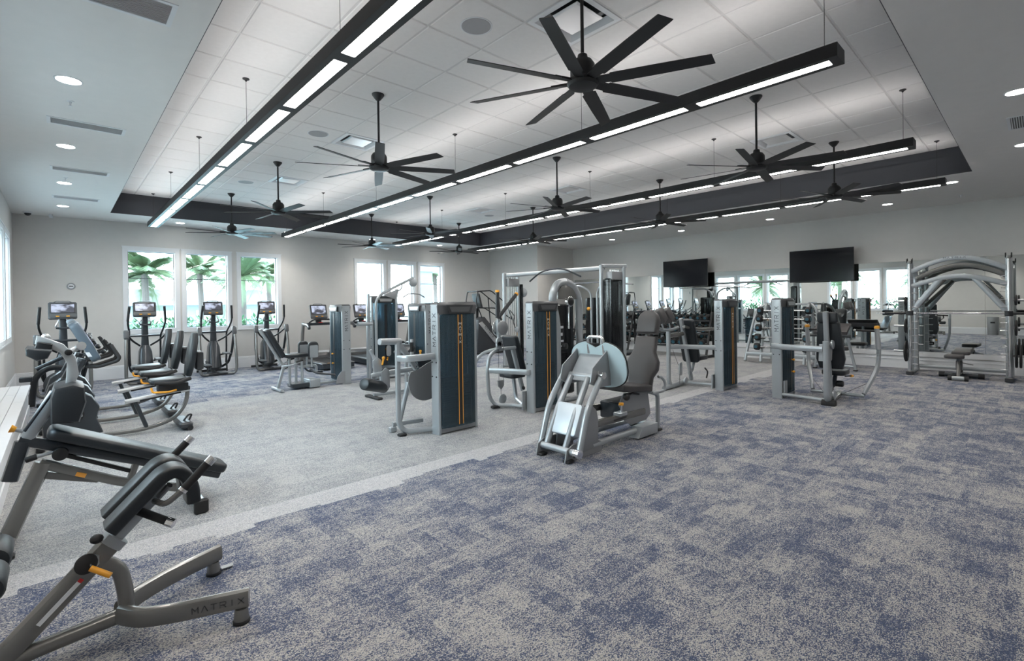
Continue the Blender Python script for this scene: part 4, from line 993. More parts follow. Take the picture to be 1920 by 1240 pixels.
# ---- lat pulldown (left centre)
t = thing('lat_pulldown_machine', 'tall lat pulldown with slanted silver boom and wide bar, before the right window group', 'exercise machine', group='weight stack machines')
y0 = 9.9
tower(t, (4.98, 9.86, 0), (1, 0, 0), (0, -1, 0), W_=0.62, H=1.80, style='none', stack_h=0.65)
for ch in list(t.children):
    for g2 in ch.children:
        pass
frame(t, 'left_column', [[(4.90, y0-0.02, 0.05), (4.90, y0-0.02, 1.87)]], 0.06, 0.12)
frame(t, 'boom', [[(5.02, y0-0.14, 0.05), (5.03, y0-0.14, 1.72), (5.14, y0-0.14, 1.86), (5.60, y0-0.12, 2.07), (5.98, y0-0.10, 2.24)]], 0.055, 0.065, fil=0.14)
frame(t, 'front_column', [[(5.52, y0-0.14, 0.05), (5.52, y0-0.14, 1.98)]], 0.05, 0.055)
MB().prism([(-0.16, -0.02), (0.10, -0.11), (0.16, -0.08), (0.20, 0.13), (0.02, 0.06)], (5.38, y0-0.15, 1.86), (1, 0, 0), (0, 0, 1), 0.02, 0.004).build('boom_gusset', BRKT, t)
tubes(t, 'boom_brace', [[(5.55, y0-0.13, 1.92), (5.66, y0-0.13, 1.98), (5.68, y0-0.13, 2.08)]], 0.016, fil=0.05)
m = MB(); disc(m, (5.98, y0-0.10, 2.14), (0, 1, 0), 0.10, 0.05); m.build('top_pulley', SILV, t)
m = MB(); m.cyl((5.99, y0-0.10, 2.06), (5.99, y0-0.10, 1.89), 0.006, 6); m.build('chain', CHRM, t)
tubes(t, 'pulldown_bar', [[(5.60, y0-0.30, 1.79), (5.76, y0-0.25, 1.87), (5.99, y0-0.10, 1.88), (6.22, y0+0.02, 1.87), (6.40, y0+0.08, 1.80)]], 0.014, BRKT, 0.06)
tubes(t, 'side_handle_arm', [[(4.62, y0-0.1, 1.23), (4.95, y0-0.1, 1.23)]], 0.04, fil=0)
pad(t, 'seat_pad', rrect(0.40, 0.34, 0.06), (5.95, y0-0.1, 0.50), (1, 0, 0), (0, 1, 0), 0.08)
for s in (-1, 1): MB().roll((5.75, y0-0.1+s*0.08, 0.74), (5.75, y0-0.1+s*0.30, 0.74), 0.065).build('thigh_roller', PAD, t)
frame(t, 'seat_post', [[(5.95, y0-0.1, 0.47), (5.95, y0-0.1, 0.06)], [(5.55, y0-0.1, 0.72), (5.75, y0-0.1, 0.72)], [(5.0, y0-0.12, 0.05), (6.1, y0-0.1, 0.05)]], 0.06, 0.06)
MB().prism(rrect(0.11, 0.24, 0.05, 4), (5.30, y0-0.17, 0.62), (1, 0, 0), (0, 0, 1), 0.02, 0.004).build('pulley_block', BRKT, t)
m = MB(); m.ball((5.28, y0-0.12, 0.66), 0.02); m.ball((5.30, y0-0.12, 0.46), 0.02); m.build('selector_pin', YEL, t)
finish(t, (5.3, 9.9, 0))

# ---- leg press, front centre
t = thing('leg_press_machine', 'silver leg press with oval foot plate and tall grey seat, front centre', 'exercise machine', group='weight stack machines')
yn, yf, yc = 3.25, 3.62, 3.43
# front base
for y in (yn, yf+0.03): MB().prism([(-0.10, 0.0), (0.50, 0.0), (0.52, 0.10), (0.36, 0.16), (0.02, 0.16), (-0.07, 0.12)], (3.80, y, 0.005), (1, 0, 0), (0, 0, 1), 0.012).build('base_plate', BRKT, t, smooth=0)
MB().cyl((3.79, yn-0.07, 0.10), (3.79, yf+0.03, 0.10), 0.035, 16).build('pivot_tube', SILV, t); MB().cyl((4.27, yn-0.02, 0.80), (4.27, yf+0.05, 0.80), 0.038, 16).build('pivot_tube', SILV, t)
m = MB(); m.cyl((3.79, yn-0.13, 0.10), (3.79, yn-0.06, 0.10), 0.045, 16); m.cyl((4.24, yn-0.10, 0.84), (4.24, yn-0.03, 0.84), 0.04, 16); m.build('pivot_caps', CHRM, t)
for y, y2, k in ((yf+0.07, yf+0.09, 0), (yf-0.02, yf-0.03, 1), (yn+0.09, yn+0.10, 1), (yn-0.09, yn-0.06, 0)):
    if k == 0: pth = [(3.82, y, 0.10), (3.96, y, 0.52), (4.24, y2, 0.82)]
    else: pth = [(3.82, y, 0.12), (3.99, y, 0.45), (4.22, y2, 0.80)]
    tubes(t, 'lever_tube', [pth], 0.034, SILV, 0.12 if k == 0 else 0.05, 14)
MB().prism(rrect(0.34, 0.34, 0.03), (3.98, yc, 0.37), (0, 1, 0), (0.42, 0, 0.9), 0.10, 0.012).build('front_cover', mat('pale cover paint', (0.62, 0.68, 0.72), 0.35, 0.2), t)
MB().prism([(-0.12, 0.0), (0.14, 0.0), (0.15, 0.28), (0.12, 0.40), (0.04, 0.47), (-0.04, 0.42), (-0.08, 0.20)], (4.10, yn-0.0, 0.06), (1, 0, 0), (0, 0, 1), 0.02, 0.004).build('cheek_plate', BRKT, t)
MB().prism([(-0.12, 0.0), (0.14, 0.0), (0.15, 0.28), (0.12, 0.40), (0.04, 0.47), (-0.04, 0.42), (-0.08, 0.20)], (4.10, yf, 0.06), (1, 0, 0), (0, 0, 1), 0.02, 0.004).build('cheek_plate', BRKT, t)
# foot plate: big oval, tilted so its back shows
fx = V((0, -1, 0)); fy = V((-0.22, 0, 0.98)).normalized()
oo = []
for k in range(48):
    a = 2*pi*k/48; px_ = 0.375*cos(a); pz_ = 0.255*sin(a)
    px_ = 0.375*math.copysign(abs(cos(a))**0.75, cos(a)); pz_ = 0.265*math.copysign(abs(sin(a))**0.75, sin(a))
    if sin(a) > 0 and abs(px_) < 0.11: pz_ -= 0.07*(1-(px_/0.11)**2)
    oo.append((px_, pz_))
fo = V((4.44, 3.38, 0.925))
MB().prism(oo, fo, fx, fy, 0.014).build('foot_plate', BLUP, t, smooth=0)
MB().prism([(a*1.025, b*1.03) for a, b in oo], fo + V((0.013, 0, 0)), fx, fy, 0.012).build('foot_plate_mat', RUB, t, smooth=0)
for y in (yn-0.02, yf+0.03):
    MB().prism([(-0.22, -0.13), (-0.18, 0.02), (0.12, 0.22), (0.14, -0.20), (-0.10, -0.20)], (4.32, y, 0.90), (1, 0, 0), (0.0, 0, 1), 0.012).build('plate_rib', BRKT, t, smooth=0)
MB().prism([(-0.17, -0.20), (0.17, -0.20), (0.17, 0.14), (-0.17, 0.14)], (4.33, yc+0.01, 0.92), (0, 1, 0), (0.60, 0, 0.8), 0.012).build('center_web', SILV, t, smooth=0)
m = MB(); hy = 0.105
m.tube([fo + V((-0.03, hy, 0.12)), fo + V((-0.05, hy, 0.31)), fo + V((-0.05, -hy, 0.31)), fo + V((-0.03, -hy, 0.12))], 0.017, 12, 0.05); m.build('top_handle', CHRM, t)
# rails
frame(t, 'side_rail', [[(4.2, yn+0.03, 0.30), (5.2, yn+0.03, 0.29)], [(4.2, yf, 0.38), (5.2, yf, 0.34)]], 0.05, 0.085, SILD)
MB().b2((4.55, yn+0.003, 0.28), (4.80, yn+0.006, 0.30)).build('rail_slots', BLK, t, smooth=0)
tubes(t, 'floor_tube', [[(4.15, yn+0.02, 0.09), (5.10, yn+0.02, 0.09)], [(4.15, yf, 0.09), (5.5, yf, 0.09)]], 0.035, fil=0)
# carriage
MB().prism([(-0.30, 0.06), (-0.20, 0.18), (0.30, 0.16), (0.36, -0.14), (0.26, -0.20), (-0.06, -0.21), (-0.18, -0.15), (-0.24, -0.02)], (4.98, yn+0.03, 0.38), (1, 0, 0), (0, 0, 1), 0.016, 0.003).build('carriage_plate', BRKT, t)
MB().b2((4.75, yn+0.05, 0.24), (5.25, yf-0.02, 0.44), 0.01).build('carriage_body', CHAR, t)
MB().prism([(-0.20, 0.0), (0.22, 0.0), (0.22, 0.12), (-0.12, 0.12)], (5.13, yn+0.0, 0.02), (1, 0, 0), (0, 0, 1), 0.14, 0.006).build('rear_cover', SILV, t)
frame(t, 'rear_post', [[(5.50, yn+0.02, 0.02), (5.50, yn+0.02, 0.46), (5.36, yn+0.05, 0.50)], [(5.50, yn+0.02, 0.06), (5.50, yf, 0.06)]], 0.05, 0.05, fil=0.05)
rubber_foot(t, (5.50, yn+0.02, 0)); rubber_foot(t, (5.50, yf, 0)); rubber_foot(t, (3.76, yn, 0)); rubber_foot(t, (3.76, yf, 0))
pad(t, 'seat_pad', [(-0.30, -0.19), (-0.20, -0.22), (0.26, -0.22), (0.26, 0.22), (-0.20, 0.22), (-0.30, 0.19)], (4.98, yc-0.03, 0.60), (1, 0, -0.12), (0, 1, 0), 0.085, PADG)
bx = V((0, -1, 0)); by = V((0.28, 0, 0.96)).normalized()
pad(t, 'back_pad', [(-0.13, -0.36), (0.13, -0.36), (0.16, -0.28), (0.16, -0.18), (0.215, -0.08), (0.215, 0.02), (0.15, 0.14), (0.14, 0.33), (-0.14, 0.33), (-0.15, 0.14), (-0.215, 0.02), (-0.215, -0.08), (-0.16, -0.18), (-0.16, -0.28)], (5.36, yc-0.05, 0.86), bx, by, 0.09, PADG, 0.022)
pad(t, 'head_pad', [(-0.14, -0.14)] + [(0.14*cos(radians(a))*-1, 0.02 + 0.14*sin(radians(a))) for a in range(0, 181, 15)] + [(0.14, -0.14)], (5.50, yc-0.05, 1.35), bx, by, 0.11, PADG, 0.022)
frame(t, 'back_mast', [[(5.32, yc, 0.40), (5.46, yc, 0.90), (5.56, yc, 1.25)]], 0.07, 0.05, SILD, 0.1)
tubes(t, 'seat_handle', [[(5.30, yn-0.03, 0.50), (5.55, yn-0.05, 0.50), (5.57, yn-0.05, 0.60), (5.50, yn-0.04, 0.68), (5.42, yn-0.04, 0.69)]], 0.017, SILV, 0.05)
m = MB(); m.ball((4.75, yn-0.03, 0.53), 0.042, 14); m.build('ball_knob', BLKP, t); m = MB(); m.tube([(4.75, yn-0.02, 0.53), (4.9, yn, 0.55), (5.05, yn, 0.52)], 0.012, 8, 0.04); m.build('release_lever', BLKP, t)
m = MB(); m.cyl((4.66, yn-0.02, 0.36), (4.66, yn-0.02, 0.46), 0.012, 8); m.build('pin_shaft', CHRM, t); m = MB(); m.cyl((4.66, yn-0.02, 0.45), (4.66, yn-0.02, 0.475), 0.028, 14); m.build('yellow_knob', YEL, t)
MB().b2((4.60, yn-0.05, 0.33), (4.74, yn+0.05, 0.37), 0.005).build('pin_bracket', SILV, t)
finish(t, (4.6, 3.43, 0))

# ---- arched cable column behind
t = thing('arch_cable_machine', 'silver arched cable column with big top pulley and black shroud, behind the leg press plate', 'exercise machine', group='weight stack machines')
ax_, ay_ = 5.86, 5.27
LP = [(ax_, ay_, 0.03), (ax_, ay_, 1.25), (ax_-0.04, ay_, 1.45), (ax_-0.18, ay_-0.06, 1.72), (ax_-0.06, ay_-0.06, 1.93), (ax_+0.14, ay_-0.06, 1.96)]
RP = [(ax_+0.56, ay_, 0.03), (ax_+0.56, ay_, 1.25), (ax_+0.56, ay_, 1.50), (ax_+0.46, ay_-0.06, 1.74), (ax_+0.34, ay_-0.06, 1.90), (ax_+0.14, ay_-0.06, 1.96)]
tubes(t, 'arch_frame', [LP, RP], 0.060, SILV, 0.22, 16)
MB().prism([(-0.20, -0.12), (0.24, -0.12), (0.22, 0.02), (0.08, 0.14), (-0.06, 0.14), (-0.20, 0.02)], (ax_+0.16, ay_-0.06, 1.80), (1, 0, 0), (0, 0, 1), 0.05, 0.01).build('top_cover', SILD, t)
m = MB(); disc(m, (ax_+0.20, ay_-0.10, 1.64), (0, 1, 0), 0.085, 0.05); q = m.build('top_pulley', CHRM, t); m = MB(); disc(m, (ax_+0.20, ay_-0.13, 1.64), (0, 1, 0), 0.066, 0.02); m.build('pulley_face', BLK, q)
m = MB(); m.cyl((ax_+0.20, ay_-0.08, 1.56), (ax_+0.20, ay_-0.08, 1.2), 0.018, 10); m.build('guide_tube', CHRM, t)
MB().b2((ax_+0.08, ay_+0.08, 0.10), (ax_+0.52, ay_+0.28, 1.60), 0.02).build('shroud', SHRK, t)
mm = MB(); mm.box((0, 0, 0), (0.26, 0.10, 0.026)); pm = mm.mesh('weight_plate', BLK, 0)
for k in range(22): p = inst('weight_plate', pm, t, (ax_+0.30, ay_+0.18, 0.14 + k*0.03)); p['_shared'] = 1
MB().b2((ax_+0.10, ay_+0.060, 0.85), (ax_+0.24, ay_+0.068, 1.28)).build('instruction_placard', BLKP, t, smooth=0)
m = MB()
for k, (zz, hh) in enumerate(((1.20, 0.04), (1.08, 0.05), (0.98, 0.03), (0.90, 0.02))): m.b2((ax_+0.115, ay_+0.056, zz), (ax_+0.22 - 0.02*(k % 2), ay_+0.060, zz+hh))
m.build('placard_pictures', LETW, t, smooth=0)
m = MB(); disc(m, (ax_+0.12, ay_-0.06, 0.92), (0.2, -1, 0), 0.05, 0.07); m.build('cup_knob', BLKP, t)
MB().cyl((ax_, ay_, 0.84), (ax_, ay_, 0.98), 0.056, 16).build('slide_collar', BLKP, t)
frame(t, 'base_beam', [[(ax_-0.05, ay_, 0.04), (ax_+0.62, ay_, 0.04)]], 0.08, 0.06)
finish(t, (ax_+0.3, ay_+0.2, 0))

# ---- dual cable crossover
t = thing('cable_crossover', 'tall silver cable crossover with black shrouded stacks and a high pull-up bar, in the middle', 'exercise machine', group='weight stack machines')
X0, Ya, Yb, Hc = 8.35, 5.95, 9.30, 2.40
tubes(t, 'upright', [[(X0, Yb, 0.02), (X0, Yb, Hc)], [(X0, Ya+0.3, 0.02), (X0, Ya+0.3, Hc)]], 0.042, SILV, 0)
tubes(t, 'rear_upright', [[(X0+0.45, Yb-0.05, 0.02), (X0+0.45, Yb-0.05, Hc-0.03)], [(X0+0.45, Ya+0.05, 0.02), (X0+0.45, Ya+0.05, Hc-0.03)]], 0.04, SILV, 0)
frame(t, 'top_beam', [[(X0+0.06, Yb, Hc-0.06), (X0+0.06, Ya+0.28, Hc-0.06)]], 0.10, 0.10, SILV, 0)
frame(t, 'end_beam', [[(X0, Yb, Hc-0.03), (X0+0.47, Yb-0.05, Hc-0.03)], [(X0, Ya+0.3, Hc-0.02), (X0+0.5, Ya+0.02, Hc-0.02)]], 0.06, 0.08, SILV, 0)
m = MB(); m.tube([(X0-0.12, Yb-1.05, Hc-0.26), (X0-0.12, Yb-1.45, Hc-0.03), (X0-0.12, Yb-2.1, Hc+0.0), (X0-0.12, Yb-2.6, Hc-0.22)], 0.02, 10, 0.3); m.build('pullup_bar', CHAR, t)
for yy in (Yb, Ya+0.18):
    m = MB()
    for k in range(5): m.cyl((X0+0.10+k*0.07, yy-0.04, 0.08), (X0+0.10+k*0.07, yy-0.04, Hc-0.10), 0.008, 8)
    m.build('guide_rods', CHRM, t)
    for k in range(20): 
        p = inst('weight_plate', pm, t, (X0+0.26, yy-0.04, 0.12 + k*0.03)); p['_shared'] = 1
    c_ = MB(); c_.b2((X0+0.05, yy-0.12, Hc-0.34), (X0+0.42, yy+0.04, Hc-0.14), 0.01); c_.build('pulley_carriage', BRKT, t)
MB().b2((X0+0.02, Ya+0.06, 0.05), (X0+0.50, Ya+0.30, Hc-0.28), 0.03).build('shroud', SHRK, t)
MB().b2((X0+0.50, Yb-0.15, 0.05), (X0+0.53, Yb+0.10, Hc-0.28), 0.005).build('rear_shroud', SHRK, t)
m = MB(); disc(m, (X0+0.28, Yb-0.16, 0.95), (1, 0, 0), 0.07, 0.04); m.build('adjustable_pulley', BRKT, t)
m = MB(); disc(m, (X0+0.55, Yb-0.12, 1.90), (1, 0.6, 0), 0.12, 0.04); m.build('adjustable_pulley', BRKT, t)
m = MB(); m.cyl((X0+0.30, Yb-0.15, 0.90), (X0+0.30, Yb-0.15, 0.25), 0.004, 6); m.ball((X0+0.25, Yb-0.14, 0.62), 0.022); m.build('selector_pin', YEL, t)
m = MB(); m.tube([(X0+0.1, Yb-0.1, 1.45), (X0+0.2, Yb-0.16, 1.3), (X0+0.15, Yb-0.16, 1.15), (X0+0.22, Yb-0.16, 1.0)], 0.012, 8, 0.05); m.build('cable', BLK, t)
frame(t, 'floor_beam', [[(X0+0.45, Yb, 0.04), (X0+0.45, Ya+0.1, 0.04)], [(X0-0.1, Yb, 0.04), (X0+0.5, Yb-0.05, 0.04)], [(X0-0.1, Ya+0.3, 0.04), (X0+0.5, Ya+0.05, 0.04)]], 0.08, 0.06)
finish(t, (X0+0.2, 7.6, 0))
# second rack behind it with racked grips
t = thing('cable_station', 'dark cable station with bent silver tubes and a horizontal bar behind the crossover', 'exercise machine', group='weight stack machines')
X1, Y1 = 10.6, 9.15
tubes(t, 'upright', [[(X1, Y1, 0.02), (X1, Y1, 2.1)], [(X1, Y1-1.7, 0.02), (X1, Y1-1.7, 2.1)]], 0.035, SILV, 0)
tubes(t, 'bent_tube', [[(X1+0.1, Y1-0.8, 0.05), (X1+0.1, Y1-0.8, 1.9), (X1, Y1-0.55, 2.08), (X1, Y1, 2.08)], [(X1+0.1, Y1-1.0, 0.05), (X1+0.1, Y1-1.0, 1.9), (X1, Y1-1.2, 2.08), (X1, Y1-1.7, 2.08)]], 0.03, SILV, 0.15)
MB().b2((X1+0.2, Y1-1.0, 0.1), (X1+0.4, Y1-0.5, 1.75), 0.02).build('shroud', SHRK, t)
for k in range(20): p = inst('weight_plate', pm, t, (X1+0.3, Y1-0.6, 0.14 + k*0.03), (0, 0, pi/2)); p['_shared'] = 1
m = MB(); m.tube([(X1, Y1+0.5, 2.12), (X1, Y1-0.3, 2.16), (X1, Y1-1.4, 2.16), (X1, Y1-2.2, 2.06)], 0.022, 10, 0.2); m.build('pullup_bar', CHRM, t)
m = MB(); m.ball((X1-0.02, Y1-0.8, 1.45), 0.05); m.build('yellow_knob', YEL, t)
MB().b2((X1-0.15, Y1-1.8, 0), (X1+0.5, Y1+0.1, 0.06), 0.01).build('base', CHAR, t)
MB().prism(rrect(0.5, 0.35, 0.04), (X1-0.3, Y1-1.0, 0.5), (0, 1, 0), (1, 0, 0), 0.08, 0.02).build('seat_pad', PAD, t); frame(t, 'seat_post', [[(X1-0.3, Y1-1.0, 0.47), (X1-0.3, Y1-1.0, 0.03)], [(X1-0.4, Y1-1.0, 0.03), (X1, Y1-1.0, 0.03)]], 0.06, 0.05, SILV, 0)
finish(t, (X1, Y1-0.8, 0))
# low machine with bent post in front of the dumbbell rack
t = thing('seated_row_machine', 'low machine with bent silver post and flat dark seat, between crossover and dumbbell racks', 'exercise machine', group='weight stack machines')
X2, Y2 = 9.75, 6.75
frame(t, 'bent_post', [[(X2, Y2, 1.08), (X2+0.02, Y2, 0.45), (X2-0.25, Y2-0.05, 0.06)]], 0.055, 0.055, SILV, 0.2)
frame(t, 'top_hook', [[(X2-0.02, Y2, 1.06), (X2+0.12, Y2, 1.10), (X2+0.3, Y2+0.05, 1.04)]], 0.05, 0.05, SILV, 0.06)
MB().cyl((X2-0.35, Y2-0.15, 0.05), (X2+0.15, Y2-0.22, 0.05), 0.045, 14).build('floor_foot', SILD, t)
MB().b2((X2+0.15, Y2, 0.32), (X2+1.0, Y2+0.35, 0.40), 0.02).build('seat_pad', PAD, t)
frame(t, 'seat_legs', [[(X2+0.2, Y2+0.15, 0.33), (X2+0.2, Y2+0.15, 0.02)], [(X2+0.9, Y2+0.15, 0.33), (X2+0.9, Y2+0.15, 0.02)]], 0.05, 0.05, CHAR, 0)
MB().b2((X2+0.25, Y2+0.36, 0.03), (X2+0.55, Y2+0.56, 1.0), 0.02).build('stack_cover', SHR, t)
finish(t, (X2+0.3, Y2+0.1, 0))
# ================================================================ cardio
SCRL = bpy.data.materials.new('lit screen'); SCRL.use_nodes = True
def _scr():
    n = SCRL.node_tree; b = n.nodes['Principled BSDF']; b.inputs['Roughness'].default_value = 0.2; b.inputs['Base Color'].default_value = (0.05, 0.05, 0.06, 1)
    tcn = n.nodes.new('ShaderNodeTexCoord'); mp = n.nodes.new('ShaderNodeMapping'); mp.inputs['Scale'].default_value = (5, 5, 9); n.links.new(tcn.outputs['Object'], mp.inputs['Vector'])
    no = n.nodes.new('ShaderNodeTexNoise'); no.inputs['Scale'].default_value = 1.0; no.inputs['Detail'].default_value = 3; n.links.new(mp.outputs[0], no.inputs['Vector'])
    rp = n.nodes.new('ShaderNodeValToRGB'); e = rp.color_ramp.elements; e[0].position = 0.42; e[0].color = (0.03, 0.03, 0.04, 1); e[1].position = 0.56; e[1].color = (0.42, 0.47, 0.60, 1)
    n.links.new(no.outputs['Fac'], rp.inputs['Fac']); n.links.new(rp.outputs['Color'], b.inputs['Emission Color']); b.inputs['Emission Strength'].default_value = 1.0
_scr()
def console(t, c, w_=0.42, h_=0.34, tilt=15, fy=-1):
    """touch console; faces -y, tilted back"""
    c = V(c); a = radians(tilt); x = V((1, 0, 0)); y = V((0, sin(a), cos(a)))
    n = x.cross(y)           # towards -y
    q = MB().prism(rrect(w_, h_, 0.03, 4), c, x, y, 0.045, 0.008).build('console', DKG, t)
    MB().prism(rrect(w_-0.02, 0.07, 0.02, 3), c + y*(-h_/2+0.075) + n*0.024, x, y, 0.006).build('control_strip', MIDG, q)
    MB().prism(rrect(w_-0.06, h_-0.15, 0.008, 2), c + y*0.045 + n*0.0235, x, y, 0.004).build('bezel', BLK, q, smooth=0)
    MB().prism(rrect(w_-0.085, h_-0.175, 0.004, 2), c + y*0.045 + n*0.027, x, y, 0.003).build('screen', SCRL, q, smooth=0)
    MB().bar([c + x*(-0.13) + y*(h_/2), c + x*(-0.09) + y*(h_/2+0.022), c + x*0.09 + y*(h_/2+0.022), c + x*0.13 + y*(h_/2)], 0.03, 0.015, 0.006).build('top_lip', MIDG, q)
    m = MB()
    for s in (-1, 1): m.box(c + x*s*0.075 + y*(-h_/2+0.055) + n*0.035, (0.05, 0.03, 0.022))
    m.build('yellow_buttons', YEL, q, smooth=0)
    return q
def make_elliptical():
    t = thing('elliptical_trainer', 'x', 'exercise machine')
    console(t, (0, 0.0, 1.60), 0.42, 0.34, 14)
    MB().loft([[(x*s, y*s*1.0+0.03, z) for x, y in rrect(0.15, 0.12, 0.04, 3)] for z, s in ((0.50, 1.15), (0.95, 0.85), (1.45, 0.78))]).build('column', CHAR, t)
    MB().loft([[(x*sx, y*sy+oy, z) for x, y in rrect(0.30, 0.34, 0.08, 4)] for z, sx, sy, oy in ((0.16, 1.0, 1.5, 0.0), (0.30, 0.95, 1.45, 0.02), (0.66, 0.78, 1.15, 0.05), (0.80, 0.50, 0.6, 0.03))]).build('drive_housing', CHAR, t)
    MB().loft([[(x*s, y*s, z) for x, y in rrect(0.24, 0.30, 0.05, 3)] for z, s in ((0.10, 1.1), (0.30, 1.0))]).build('skirt', MIDG, t)
    m = MB()
    for s in (-1, 1): m.tube([(s*0.05, -0.02, 1.46), (s*0.07, -0.10, 1.38), (s*0.11, -0.10, 1.30), (s*0.06, -0.02, 1.26)], 0.014, 8, 0.03)
    m.build('grab_handles', ALU, t); MB().tube([(-0.10, -0.07, 1.27), (0, -0.09, 1.26), (0.10, -0.07, 1.27)], 0.02, 8, 0.03).build('cup_tray', CHAR, t)
    frame(t, 'cross_tube', [[(-0.30, 0.0, 1.02), (0.30, 0.0, 1.02)]], 0.05, 0.05, CHAR, 0)
    for s in (-1, 1):
        ph = 0.14 if s > 0 else -0.06
        q = tubes(t, 'moving_arm', [[(s*0.31, -0.62+ph, 1.66), (s*0.34, -0.52+ph, 1.32), (s*0.30, -0.30+ph*.5, 1.14), (s*0.28, 0.0, 1.02), (s*0.28, 0.02, 0.55), (s*0.26, 0.0, 0.25)]], 0.019, BLKP, 0.12)
        MB().tube([(s*0.31, -0.62+ph, 1.67), (s*0.335, -0.53+ph, 1.36)], 0.024, 10).build('foam_grip', RUB, q)
        tubes(t, 'side_loop', [[(s*0.36, -0.50, 1.06), (s*0.375, -0.58, 0.60), (s*0.38, -0.62, 0.16), (s*0.34, -0.60, 0.035), (s*0.10, -0.52, 0.04)]], 0.032, SILD, 0.10)
        tubes(t, 'rear_loop', [[(s*0.36, -0.48, 1.04), (s*0.33, -0.35, 0.55), (s*0.27, -0.20, 0.25), (s*0.14, -0.08, 0.16)]], 0.028, BLKP, 0.12)
        tubes(t, 'side_rail', [[(s*0.35, -0.46, 1.08), (s*0.24, -0.24, 0.92), (s*0.10, 0.0, 0.80)]], 0.02, BLKP, 0.12)
        MB().prism(rrect(0.11, 0.20, 0.045, 4), (s*0.36, -0.50, 1.07), (0, 1, 0), (0, 0.2, 1), 0.09, 0.02).build('joint_cover', MIDG, t)
        z_ = 0.50 if s > 0 else 0.24
        p = MB().b2((s*0.20-0.07, -0.62, z_), (s*0.20+0.07, -0.26, z_+0.035), 0.012).build('foot_pedal', MIDG, t)
        frame(t, 'pedal_arm', [[(s*0.20, -0.3, z_), (s*0.16, 0.05, 0.30 if s < 0 else 0.45)], [(s*0.20, -0.42, z_), (s*0.20, -0.45, 0.08)]], 0.03, 0.04, BLK, 0)
    frame(t, 'base_frame', [[(0, -0.58, 0.05), (0, 0.35, 0.05)], [(-0.32, 0.33, 0.045), (0.32, 0.33, 0.045)], [(-0.3, -0.55, 0.04), (0.3, -0.55, 0.04)]], 0.07, 0.06, BLKP, 0)
    return t
el = make_elliptical()
ells = [(0.05, 12.95, 0.0, 'elliptical trainer in front of blank wall, leftmost by the bench'), (1.40, 13.6, 0.02, 'elliptical trainer before the leftmost back window, behind the bike seats'), (2.78, 13.85, 0.04, 'elliptical trainer in the open, before the second back window'), (4.02, 13.9, 0.06, 'elliptical trainer behind the hip abductor seat, before the third window')]
for k, (x, y, a, lab) in enumerate(ells):
    o = el if k == 0 else copy_tree(el)
    o.location = (x, y, 0); o.rotation_euler = (0, 0, -a); o['label'] = 'black and grey ' + lab; o['group'] = 'elliptical trainers along the back wall'

def make_treadmill():
    t = thing('treadmill', 'x', 'exercise machine')
    MB().loft([[(x, y, z) for x, y in rrect(0.86, 2.05, 0.07, 3)] for z in (0.045, 0.15)]).build('deck', CHAR, t)
    MB().b2((-0.27, -1.0, 0.15), (0.27, 0.60, 0.165)).build('running_belt', RUB, t, smooth=0)
    for s in (-1, 1): MB().b2((s*0.35-0.075, -1.02, 0.15), (s*0.35+0.075, 0.72, 0.178), 0.01).build('side_rail', MIDG, t)
    MB().loft([[(x*sx, 0.80+y*sy, z) for x, y in rrect(0.86, 0.48, 0.08, 4)] for z, sx, sy in ((0.14, 1.0, 1.0), (0.24, 0.97, 0.9), (0.30, 0.9, 0.6))]).build('motor_hood', DKG, t)
    m = MB(); m.box((-0.05, -0.85, 0.170), (0.34, 0.012, 0.006)); m.build('belt_label', YEL, t, smooth=0)
    for s in (-1, 1):
        frame(t, 'upright', [[(s*0.40, 0.66, 0.15), (s*0.42, 0.38, 1.12)]], 0.06, 0.14, SILD, 0)
        q = frame(t, 'handrail', [[(s*0.42, 0.42, 1.14), (s*0.43, 0.0, 1.12), (s*0.43, -0.10, 1.08)]], 0.06, 0.09, CHAR, 0.05)
        MB().roll((s*0.43-0.03, -0.12, 1.06), (s*0.43+0.03, -0.12, 1.06), 0.055, 0.01).build('rail_end', CHAR, q)
    MB().loft([[(x, y + 0.36, z) for x, y in rrect(0.90, 0.22, 0.06, 3)] for z in (1.10, 1.17)]).build('dashboard', CHAR, t)
    m = MB(); m.tube([(-0.30, 0.25, 1.18), (-0.22, 0.14, 1.26), (0.22, 0.14, 1.26), (0.30, 0.25, 1.18)], 0.02, 10, 0.06); m.build('crossbar', BLKP, t)
    m = MB(); m.box((0.0, 0.24, 1.175), (0.10, 0.04, 0.015)); m.build('stop_button', mat('red plastic', (0.6, 0.03, 0.03), 0.4), t, smooth=0)
    console(t, (0, 0.40, 1.47), 0.46, 0.40, 18)
    MB().loft([[(x, y+0.42, z) for x, y in rrect(0.16, 0.06, 0.02, 2)] for z in (1.16, 1.40)]).build('console_neck', BLKP, t)
    m = MB()
    for s in (-1, 1): m.b2((s*0.3-0.04, -0.98, 0), (s*0.3+0.04, -0.9, 0.05)); m.b2((s*0.3-0.04, 0.85, 0), (s*0.3+0.04, 0.93, 0.05))
    m.build('leveling_feet', RUB, t, kind='stuff')
    return t
tr = make_treadmill()
for k, (x, y, lab) in enumerate(((5.24, 13.15, 'treadmill left of the hip abductor tower, before blank wall'), (6.52, 13.2, 'treadmill right behind the hip abductor tower, before the fourth window'), (7.72, 13.2, 'treadmill hidden behind the lat pulldown, before the fifth window'))):
    o = tr if k == 0 else copy_tree(tr)
    o.location = (x, y, 0); o.rotation_euler = (0, 0, -0.04); o['label'] = 'black ' + lab; o['group'] = 'treadmills along the back wall'

